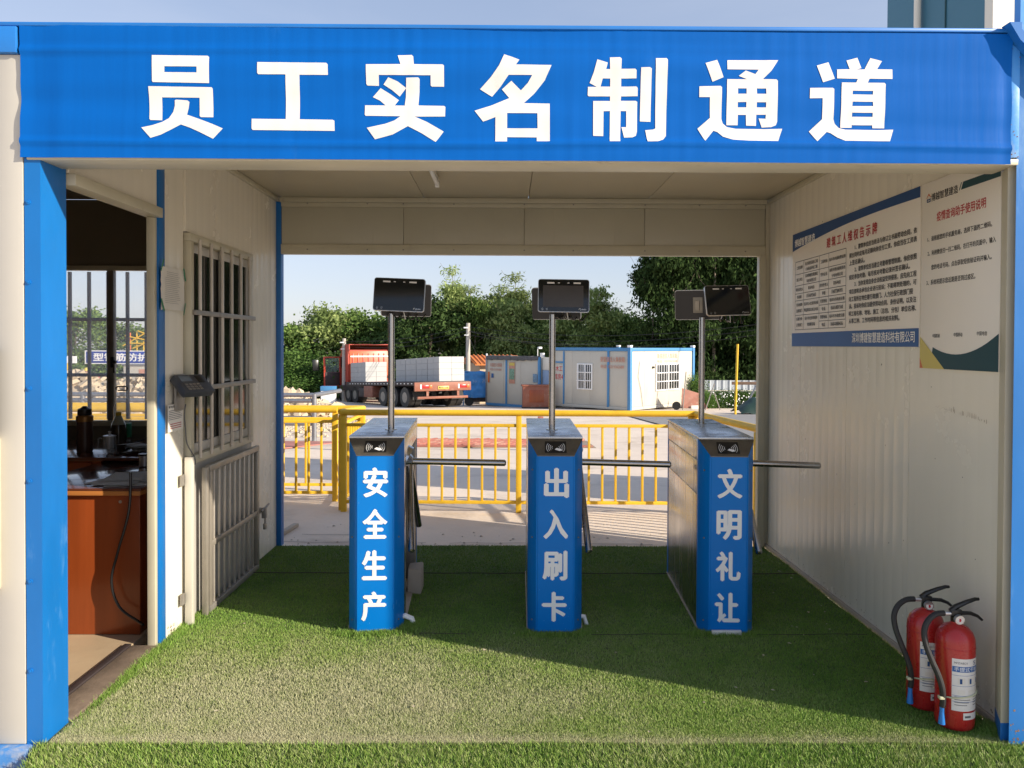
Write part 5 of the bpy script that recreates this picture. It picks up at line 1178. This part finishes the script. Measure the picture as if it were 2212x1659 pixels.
# yellow scaffold pole and rail near it
solo('yellow_pole', MB().cyl((9.05, 31.0, gz(31)), (9.12, 31.0, 1.6), .045, 12), m_yellow, 'tall yellow painted scaffold pole standing in front of the hoarding', 'pole')
solo('rusty_rail', MB().box(9.0, 31.3, -.02, 14, 31.36, .10, .005), m_rust, 'rusty horizontal beam behind the yellow pole', 'beam')
solo('leaning_strut', MB().tube([(9.95, 33, gz(33)), (10.5, 33, -.15)], .04, 8), m_galv, 'grey leaning strut behind the dark green tarpaulin', 'strut')
mb = MB(); mb.sheet(lambda a, b: (9.3+a*4, 31.0+b*1.6, gz(31)+.03+.62*math.sin(math.pi*min(1, b*1.1))**.6*(1-.3*a)*min(1, a*5+.2)+.08*noise.noise(Vector((a*9, b*5, 0)))), [i/30 for i in range(31)], [i/14 for i in range(15)])
solo('green_tarpaulin', mb, m_gtarp, 'dark green tarpaulin heaped at the right edge of the yard', 'tarpaulin', smooth=60)
# grey road apron at right
mb = MB(); mb.sheet(lambda x, y: (x, y, gz(y)+.03), [4.5, 8, 12, 20, 40], [13.5, 18, 24, 30.5]); struct('grey_road', mb, mat('road_grey', (.27, .26, .25), .85, var=.12, vs=1, bump=(.4, 12, .01)))

# tower of stacked containers right of the gatehouse: teal side, cream end
t = thing('teal_cream_tower', 'tall teal and cream clad building rising behind the right end of the banner', 'building', (4.28, 7.0, -.07), 0, None, local=True)
part('side_wall', MB().box(0, 0, 0, .05, 1.9, 6.2), m_teals, t); part('end_wall', MB().box(.0, -.06, 0, .7, -.001, 6.2), m_creamc, t); part('far_wall', MB().box(0.05, 1.85, 0, .7, 1.9, 6.2), m_creamc, t); part('roof', MB().box(0, 0, 6.201, .7, 1.9, 6.25), m_teals, t); part('far_side_wall', MB().box(.65, 0, 0, .7, 1.849, 6.2), m_creamc, t)
part('drainpipe', MB().cyl((-.05, 1.15, 0), (-.05, 1.15, 6.2), .035, 12), m_creamc, t); part('corner_trim', MB().box(-.03, -.09, 0, .04, .03, 6.2), m_creamc, t)
part('panel_joint', MB().box(-.01, .7, 0, -.001, .715, 6.2), m_teal, t)

# ------------------------------------------------------------------ utility poles and wires
def upole(x, y, h, label, arm=True):
    t = thing('utility_pole', label, 'utility pole', (x, y, gz(y)), 0, 'concrete utility poles behind the truck', local=True)
    part('pole', MB().cyl((0, 0, 0), (0, 0, h), .15, 14, .11), m_pole, t)
    if arm: part('insulator', MB().box(-.25, -.15, h-.3, .0, -.05, h-.22, .02).box(-.2, -.12, h-.7, .05, -.04, h-.64), m_letter, t)
    return t
upole(-2.15, 44, 4.55, 'taller concrete utility pole between the truck and the container')
upole(-10.3, 50, 4.0, 'shorter concrete utility pole behind the lorry cab')
def wire(p0, p1, sag, label, r=.014):
    P = [Vector(p0).lerp(Vector(p1), i/24)-Vector((0, 0, sag*4*(i/24)*(1-i/24))) for i in range(25)]
    solo('overhead_wire', MB().tube(P, r, 5), m_dark, label, 'wire')
for k in range(3):
    z = gz(44)+4.35-k*.22
    wire((-10.3, 50, gz(50)+3.8-k*.15), (-2.15, 44, z), .25+.05*k, ['upper', 'middle', 'lower'][k]+' wire between the two utility poles')
    wire((-2.15, 44, z), (16, 34, 3.4-k*.15), .9+.1*k, ['upper', 'middle', 'lower'][k]+' wire running right from the taller pole')
wire((-2.15, 44, 2.3), (4.3, 36.6, 1.6), .25, 'slack wire from the taller pole down to the office roof', .012)
wire((-2.15, 44, 2.2), (-1.2, 42, .5), .25, 'loose wire hanging from the taller pole to the shaded container', .012)
wire((-14, 24, 9.5), (-5, 20, 4.1), .1, 'dark wire crossing the sky seen through the guard room window', .02)
wire((-5, 20, 4.1), (0, 17.8, 9.2), .0, 'dark wire rising right above the gatehouse roof', .02) if False else None

# ------------------------------------------------------------------ far site seen through the guard room window
t = thing('rebar_shed_sign', 'long blue sign board with white characters over a distant site shed', 'sign', (-33, 62, -2.05), R_(-4), None, local=True)
part('board', MB().box(0, 0, 2.05, 6.2, .1, 2.95, .02), mat('sign_blue', (.02, .06, .35), .5, var=.1), t)
part('border', MB().box(-.05, .02, 1.98, 6.3, .09, 2.04).box(-.05, .02, 2.96, 6.3, .09, 3.03).box(-.12, .02, 1.98, -.01, .09, 3.03), m_letter, t)
mb = MB(); put_text(mb, '型钢筋防护棚', (.6, -.012, 2.2), (1, 0, 0), (0, 0, 1), .62, 5.3, .03); part('lettering', mb, m_letter, t, None, 0)
part('post', MB().box(.1, .1, 0, .25, .25, 2.0), m_yellow, t); part('post', MB().box(3.2, .1, 0, 3.35, .25, 2.0), m_yellow, t); part('post', MB().box(6.0, .1, 0, 6.15, .25, 2.0), m_yellow, t)
t = thing('site_cabin', 'distant white site cabin below the blue sign', 'cabin', (-29.6, 61, -2.05), 0, None, local=True)
part('wall', MB().box(0, 0, 0, 4, 3, 1.9, .02), m_house, t); part('roof', MB().box(-.1, -.1, 1.9, 4.1, 3.1, 2.0), m_galv, t); part('door', MB().box(1.2, -.02, 0, 1.9, -.001, 1.6), m_fade, t)
t = thing('scaffold_tower', 'orange and yellow scaffold poles sticking up behind the blue sign', 'scaffold', (-30.2, 63.5, -2.05), 0, None, local=True)
rr_ = random.Random(3)
for i in range(7): x = i*.5; part('upright', MB().cyl((x, 0, 0), (x+rr_.uniform(-.1, .1), 0, 4.2+rr_.uniform(-.5, .9)), .05, 6), m_yellow if i % 3 else m_orange, t)
for a, b in (((-.6, 3.4), (2.2, 5.0)), ((.2, 3.2), (3.4, 4.5)), ((-.4, 4.2), (3.6, 3.4)), ((.6, 4.6), (4.2, 3.2)), ((-.2, 3.6), (3.0, 3.6))): part('brace', MB().cyl((a[0], -.1, a[1]), (b[0], -.1, b[1]), .05, 6), m_yellow, t)
t = thing('green_screen_shed', 'green netted site shed with yellow scaffold frame at far left', 'shed', (-38.5, 62, -2.05), 0, None, local=True)
part('netting', MB().box(0, 0, .4, 3, 2, 2.0), mat('net_green', (.06, .25, .15), .8), t)
for x in (-.1, 1.5, 3.1): part('upright', MB().cyl((x, -.1, 0), (x, -.1, 2.5), .05, 6), m_yellow, t)
part('ledger', MB().cyl((-.3, -.12, 2.05), (3.4, -.12, 2.05), .05, 6), m_yellow, t)
t = thing('white_banner_far', 'distant white banner with red edge left of the blue sign', 'sign', (-34.6, 61, -2.05), 0, None, local=True)
part('board', MB().box(0, 0, 2.05, 1.4, .06, 2.6), m_letter, t); part('edge', MB().box(-.06, .01, 2.0, 0, .05, 2.65), m_redink, t); part('post', MB().box(.6, .0, 0, .7, .06, 2.04), m_yellow, t)
t = thing('brick_stack', 'low pinkish brick stack in the distance behind the rubble', 'brick stack', (-33.2, 58, -2.05), 0, None, local=True)
part('bricks', MB().box(0, 0, 0, 2.6, 1.5, 1.1, .03), m_pink, t)
# small worker in a bright vest behind the rubble
t = thing('person', 'distant worker in a yellow-green vest standing behind the rubble', 'person', (-18.4, 34.6, gz(34.6)), 0, None, local=True)
part('legs', MB().tube([(-.09, 0, 0), (-.10, 0, .45), (-.08, 0, .85)], [.05, .065, .085], 10).tube([(.09, 0, 0), (.10, 0, .45), (.08, 0, .85)], [.05, .065, .085], 10), m_truckd, t)
part('vest', MB().lathe([(.15, .82), (.17, .95), (.16, 1.15), (.2, 1.38), (.12, 1.47), (.06, 1.5)], n=14), m_vest, t)
part('arms', MB().tube([(-.2, 0, 1.38), (-.27, 0, 1.1), (-.25, -.1, .86)], [.055, .045, .035], 8).tube([(.2, 0, 1.38), (.27, 0, 1.1), (.25, -.1, .86)], [.055, .045, .035], 8), m_truckd, t)
part('head', MB().lathe([(.05, 1.5), (.06, 1.53), (.095, 1.6), (.10, 1.66), (.08, 1.73), (.03, 1.77)], n=14), m_skin, t)
part('helmet', MB().lathe([(.13, 1.68), (.115, 1.70), (.11, 1.76), (.06, 1.82), (.01, 1.83)], n=14), m_yel, t)
# ------------------------------------------------------------------ trees
def leaf_mat(name, a, b, trans=.25):
    m = bpy.data.materials.new(name); m.use_nodes = True; t = m.node_tree; N = t.nodes; L = t.links; N.clear()
    at = N.new('ShaderNodeAttribute'); at.attribute_name = 'tint'; r = N.new('ShaderNodeMix'); r.data_type = 'RGBA'
    r.inputs[6].default_value = (*a, 1); r.inputs[7].default_value = (*b, 1); L.new(at.outputs['Fac'], r.inputs[0])
    oi = N.new('ShaderNodeObjectInfo'); hs = N.new('ShaderNodeHueSaturation'); mr = N.new('ShaderNodeMapRange'); mr.inputs[3].default_value = .75; mr.inputs[4].default_value = 1.3
    L.new(oi.outputs['Random'], mr.inputs[0]); L.new(mr.outputs[0], hs.inputs['Value']); L.new(r.outputs[2], hs.inputs['Color'])
    d = N.new('ShaderNodeBsdfDiffuse'); tr = N.new('ShaderNodeBsdfTranslucent'); mx = N.new('ShaderNodeMixShader'); mx.inputs[0].default_value = trans
    L.new(hs.outputs[0], d.inputs[0]); L.new(hs.outputs[0], tr.inputs[0]); L.new(d.outputs[0], mx.inputs[1]); L.new(tr.outputs[0], mx.inputs[2])
    o = N.new('ShaderNodeOutputMaterial'); L.new(mx.outputs[0], o.inputs[0]); return m
m_leaf = leaf_mat('leaves_green', (.045, .10, .028), (.23, .33, .09))
m_leafy = leaf_mat('leaves_yellowish', (.09, .15, .04), (.42, .50, .19), .35)
m_leafd = leaf_mat('leaves_dark', (.012, .03, .010), (.085, .135, .045), .2)
m_leafl = leaf_mat('leaves_bush', (.025, .07, .015), (.14, .23, .06), .25)
def crown(name, m, seed, n, nc, shape, leaf, droop):
    """leaf clumps spread through lobes; shape(u) gives the radius at height u in 0..1"""
    g = np.random.default_rng(seed); H, Rr = shape
    lobes = []
    for i in range(9):
        z = g.uniform(.15, .9); a = g.uniform(0, 6.28); r = Rr(z)*g.uniform(.35, .8); lobes.append((math.cos(a)*r, math.sin(a)*r, z*H, Rr(z)*g.uniform(.4, .62)))
    cc = []
    while len(cc) < nc:
        if g.random() < .72:
            l = lobes[g.integers(0, 9)]; v = g.normal(0, 1, 3); v /= np.linalg.norm(v); q = l[3]*g.uniform(.75, 1.05)
            p = np.array([l[0]+v[0]*q, l[1]+v[1]*q, l[2]+v[2]*q*.9])
        else:
            z = g.uniform(.03, 1); a = g.uniform(0, 6.28); r = Rr(z)*math.sqrt(g.uniform(.2, 1.1)); p = np.array([math.cos(a)*r, math.sin(a)*r, z*H])
        if 0 < p[2] < H*1.04: cc.append(p)
    cc = np.array(cc); ci = g.integers(0, nc, n); sc = g.uniform(.22, .5, nc)[ci][:, None]
    P = cc[ci]+g.normal(0, 1, (n, 3))*sc*np.array([1, 1, .7]); P[:, 2] = np.maximum(P[:, 2], .02)
    az = g.uniform(0, 2*np.pi, n); el = g.normal(-droop, .5, n)
    D = np.stack([np.cos(az)*np.cos(el), np.sin(az)*np.cos(el), np.sin(el)], 1); S = g.normal(0, 1, (n, 3)); S = np.cross(D, S); S /= np.linalg.norm(S, axis=1)[:, None]
    ln = (leaf[0]*g.uniform(.6, 1.3, n))[:, None]; w = (leaf[1]*g.uniform(.6, 1.3, n))[:, None]
    V = np.stack([P, P+D*ln*.5+S*w, P+D*ln, P+D*ln*.5-S*w], 1).reshape(-1)
    me = bpy.data.meshes.new(name); me.vertices.add(4*n); me.loops.add(4*n); me.polygons.add(n)
    me.vertices.foreach_set('co', V); me.loops.foreach_set('vertex_index', np.arange(4*n, dtype=np.int32)); me.polygons.foreach_set('loop_start', np.arange(0, 4*n, 4, dtype=np.int32)); me.update()
    tint = np.clip(g.uniform(0, 1, nc)[ci]*.6+g.uniform(0, .5, n), 0, 1)
    at = me.attributes.new('tint', 'FLOAT', 'POINT'); at.data.foreach_set('value', np.repeat(tint, 4).astype(np.float32)); me.materials.append(m); return me
def trunk(name, H, r, seed, lean=.2, limbs=7):
    g = random.Random(seed); mb = MB(); P = [Vector((lean*math.sin(i*.9+seed)*.3*i/6, lean*math.cos(i*.7+seed)*.3*i/6, H*i/7)) for i in range(8)]
    mb.tube(P, [r*(1-.8*i/7) for i in range(8)], 7)
    for k in range(limbs):
        i = g.randint(2, 6); a = g.uniform(0, 6.28); L = H*g.uniform(.15, .28); q = P[i]
        mb.tube([q, q+Vector((math.cos(a)*L*.5, math.sin(a)*L*.5, L*.45)), q+Vector((math.cos(a)*L*.8, math.sin(a)*L*.8, L))], [r*.4*(1-i/9), r*.25*(1-i/9), .01], 5)
    return mesh_of(mb, name, m_trunk)
rnd = lambda H, R: (H, lambda z: R*(max(0, math.sin(math.pi*min(1, max(0, z*.86+.12))))**.6))
col = lambda H, R: (H, lambda z: R*(max(.02, (1-z)**.55))*min(1, z*6+.4))
CR = {
 'round': [crown('crown_round', m_leaf, 11+i, 9000, 110, rnd(6, 2.9), (.30, .085), .3) for i in range(2)]+[crown('crown_round', m_leafy, 31, 9000, 110, rnd(6, 2.8), (.32, .085), .4)],
 'gum': [crown('crown_gum', m_leafy, 21+i, 10000, 100, col(9.2, 2.5), (.36, .07), .95) for i in range(2)]+[crown('crown_gum', m_leaf, 24, 10000, 100, col(9.2, 2.4), (.36, .07), .95)],
 'dark': [crown('crown_dark', m_leafd, 41+i, 14000, 110, col(12.5, 3.1), (.30, .07), .9) for i in range(3)],
 'mid': [crown('crown_mid', m_leafd, 51, 9000, 110, rnd(6, 3.0), (.32, .09), .4)],
 'bush': [crown('crown_bush', m_leafl, 61+i, 7000, 60, rnd(1.9, 1.5), (.11, .05), .3) for i in range(2)],
 'feather': [crown('crown_feather', m_leafy, 71, 2600, 34, col(4.6, .75), (.34, .04), .5)],
}
TK = {'round': trunk('trunk_round', 5, .16, 1), 'gum': trunk('trunk_gum', 8.5, .13, 2), 'dark': trunk('trunk_dark', 11.5, .14, 3), 'mid': trunk('trunk_mid', 5, .16, 4), 'bush': trunk('stem_bush', 1.2, .04, 5), 'feather': trunk('trunk_feather', 4.2, .05, 6)}
TG = 'trees along the back of the site'
def tree(kind, k, x, y, s, label, zb=None, group=TG, sz=None, lift=.0):
    t = thing('tree', label, 'tree', (x, y, gz(y)-.05 if zb is None else zb), (k*2.399) % 6.28, group, local=True)
    t.scale = (s, s, sz or s)
    for nm, me in (('crown', CR[kind][k % len(CR[kind])]), ('trunk', TK[kind])):
        o = bpy.data.objects.new(nm, me); C.objects.link(o); o.parent = t
        if nm == 'crown': o.location = (0, 0, lift)
    return t
# (kind, mesh, P-angle x/y ratio as metres, depth, scale, label)
LX = lambda r, y: r*y            # r = sideways metres per metre of depth
T = [('round', 0, -.287, 60, 1.0, .84, 'dark green tree at the left edge of the opening'),
 ('round', 1, -.262, 64, .78, .68, 'small rounded tree left of the skyline dip'),
 ('round', 2, -.232, 62, 1.05, 1.08, 'pointed bright green tree left of the lorry cab'),
 ('round', 0, -.205, 66, 1.1, 1.06, 'rounded bright tree above the lorry cab'),
 ('round', 1, -.176, 62, 1.05, 1.0, 'bushy green tree behind the cab roof'),
 ('round', 2, -.148, 66, .95, .96, 'pale green tree behind the left scanner pole'),
 ('mid', 0, -.122, 60, 1.0, 1.0, 'dark rounded tree behind the white block stacks'),
 ('mid', 0, -.098, 57, 1.05, 1.16, 'dark tree with narrow pointed top left of the gum trees'),
 ('gum', 0, -.060, 60, 1.0, .86, 'tall yellow-green gum tree with drooping leaves left of the tall pole'),
 ('gum', 2, -.040, 58, .95, .78, 'drooping gum tree right behind the tall utility pole'),
 ('gum', 1, -.018, 61, 1.0, .83, 'broad gum tree behind the shaded container'),
 ('gum', 0, .006, 58, 1.0, .80, 'gum tree with a bright crown just left of the middle scanner'),
 ('gum', 2, .034, 62, 1.0, .78, 'gum tree hidden mostly by the middle scanner'),
 ('gum', 1, .060, 59, .95, .80, 'gum tree right of the middle scanner pole'),
 ('gum', 0, .087, 62, .9, .70, 'lower gum tree above the office roof'),
 ('gum', 1, .115, 58, 1.0, .86, 'yellow-green gum tree above the office corner'),
 ('gum', 2, .141, 62, .9, .72, 'small gum tree beside the dark tall grove'),
 ('dark', 0, .186, 52, .85, .80, 'dark tall tree at the left end of the dark grove'),
 ('dark', 1, .212, 51, .95, 1.0, 'tall dark tree left of the right scanner'),
 ('dark', 2, .238, 53, 1.0, 1.05, 'tall dark tree behind the right scanner'),
 ('dark', 0, .264, 51, 1.0, 1.05, 'tall dark tree just right of the right scanner pole'),
 ('dark', 1, .292, 53, 1.0, 1.1, 'tall dark tree behind the yellow pole'),
 ('dark', 2, .318, 51, 1.0, 1.1, 'tall dark tree at the right edge of the opening'),
 ('dark', 0, .350, 53, 1.0, 1.1, 'tall dark tree mostly hidden by the right wall'),
 ('dark', 1, .225, 57, 1.1, 1.1, 'second-row dark tree behind the right scanner'),
 ('dark', 2, .28, 57, 1.1, 1.15, 'second-row dark tree above the hoarding'),
 ('dark', 0, .33, 57, 1.1, 1.15, 'second-row dark tree by the right wall'),
 ('mid', 0, -.02, 66, 1.2, 1.1, 'dark backing tree between the gum trees'),
 ('mid', 0, .05, 66, 1.2, 1.05, 'dark backing tree behind the middle scanner'),
 ('mid', 0, .11, 66, 1.2, .9, 'dark backing tree above the office'),
 ('mid', 0, .16, 64, 1.2, 1.0, 'dark backing tree left of the grove'),
 ('feather', 0, -.068, 59, 1.1, 1.0, 'feathery bamboo tip rising highest in the middle of the skyline'),
 ('feather', 0, .012, 60, 1.3, 1.0, 'leaning feathery bamboo tip near the middle scanner'),
 ('feather', 0, -.006, 60, 1.0, .8, 'thin feathery bamboo tip left of the leaning one'),
 ('feather', 0, -.045, 59, 1.5, .75, 'broad feathery tip between the first two gum trees'),
 ('feather', 0, .112, 58, 1.5, .7, 'feathery tip above the office corner'),
]
for kd, k, r, y, s, sz, lb in T:
    zb = {'feather': 3.0 if r < -.05 else 2.6}.get(kd)
    tree(kd, k+(3 if kd == 'round' and False else 0), LX(r, y), y, s, lb, zb=zb, sz=sz)
# far trees seen through the guard room window
for i, (x, y, s, sz, lb) in enumerate([(-42.5, 78, 1.3, 1.15, 'hazy tree at the far left of the guard room window'), (-38.5, 80, 1.2, .92, 'hazy tree left of the window mullion'), (-35, 79, 1.1, .85, 'hazy tree behind the small white banner'),
    (-31, 82, 1.2, 1.0, 'hazy tree behind the scaffold poles'), (-27.5, 80, 1.2, 1.05, 'hazy tree right of the scaffold poles'), (-47, 80, 1.3, 1.2, 'hazy tree left of the far green shed')]):
    tree('round', i, x, y, s, lb, sz=sz)
# lower thicket on the left behind the truck
for i, (r, y, s, sz, lb) in enumerate([(-.292, 52, 1.5, 1.2, 'low bright bush at the left edge behind the rubble'), (-.268, 53, 1.6, 1.45, 'leafy bush behind the rubble end'), (-.249, 52.5, 1.5, 1.1, 'bright bush left of the open cab door'),
    (-.236, 54, 1.7, 1.5, 'tall bush behind the open cab door'), (-.28, 55, 1.9, 1.9, 'thick shrub in front of the left trees'), (-.258, 56, 1.9, 1.8, 'thick shrub left of the shorter pole'), (-.30, 54, 1.9, 1.9, 'thick shrub by the left post of the opening')]):
    tree('bush', i, LX(r, y), y, s, lb, sz=sz*.78, group='shrubs behind the rubble')
for i, (x, y, s, sz, lb) in enumerate([(9.25, 38.9, .35, .8, 'climbing shrub at the right corner of the office'), (9.7, 38.6, .4, .4, 'low leafy shrub right of the office corner'), (10.6, 40, .7, .4, 'low flowering shrub in front of the hoarding'),
    (11.6, 40, .75, .42, 'flowering shrub by the yellow pole'), (12.8, 40.5, .75, .4, 'flowering shrub left of the dark tarpaulin'), (14.2, 41, .8, .42, 'flowering shrub behind the dark tarpaulin')]):
    b = tree('bush', i, x, y, s, lb, sz=sz, group='shrubs in front of the hoarding')
mb = MB()
for k in range(170):
    x = random.uniform(9.9, 14.5); y = random.uniform(38.4, 39.4); z = gz(y)+random.uniform(.1, .8); s = random.uniform(.02, .045)
    mb.add([(x-s, y, z), (x, y-s, z-s), (x+s, y, z), (x, y-s*.4, z+s)], [(0, 1, 2, 3)])
solo('white_flowers', mb, m_letter, 'scattered small white flowers over the shrubs by the hoarding', 'flowers', kind='stuff', smooth=0)
# understorey that fills the ground between trunks
me = crown('undergrowth', m_leafd, 99, 26000, 260, (2.6, lambda z: 1.0), (.3, .1), .2)
vs_ = np.empty(len(me.vertices)*3); me.vertices.foreach_get('co', vs_); vs_ = vs_.reshape(-1, 4, 3)
g_ = np.random.default_rng(5); n_ = len(vs_); X_ = g_.uniform(-20, 27, n_); Y_ = 55+g_.normal(0, 1.6, n_)
vs_[:, :, 0] += X_[:, None]; vs_[:, :, 1] += Y_[:, None]; vs_[:, :, 2] = vs_[:, :, 2]*1.1+gz(55)
me.vertices.foreach_set('co', vs_.reshape(-1)); me.update()
o = bpy.data.objects.new('undergrowth', me); C.objects.link(o); tag(o, 'dark undergrowth filling the ground below the back row of trees', 'undergrowth', kind='stuff')
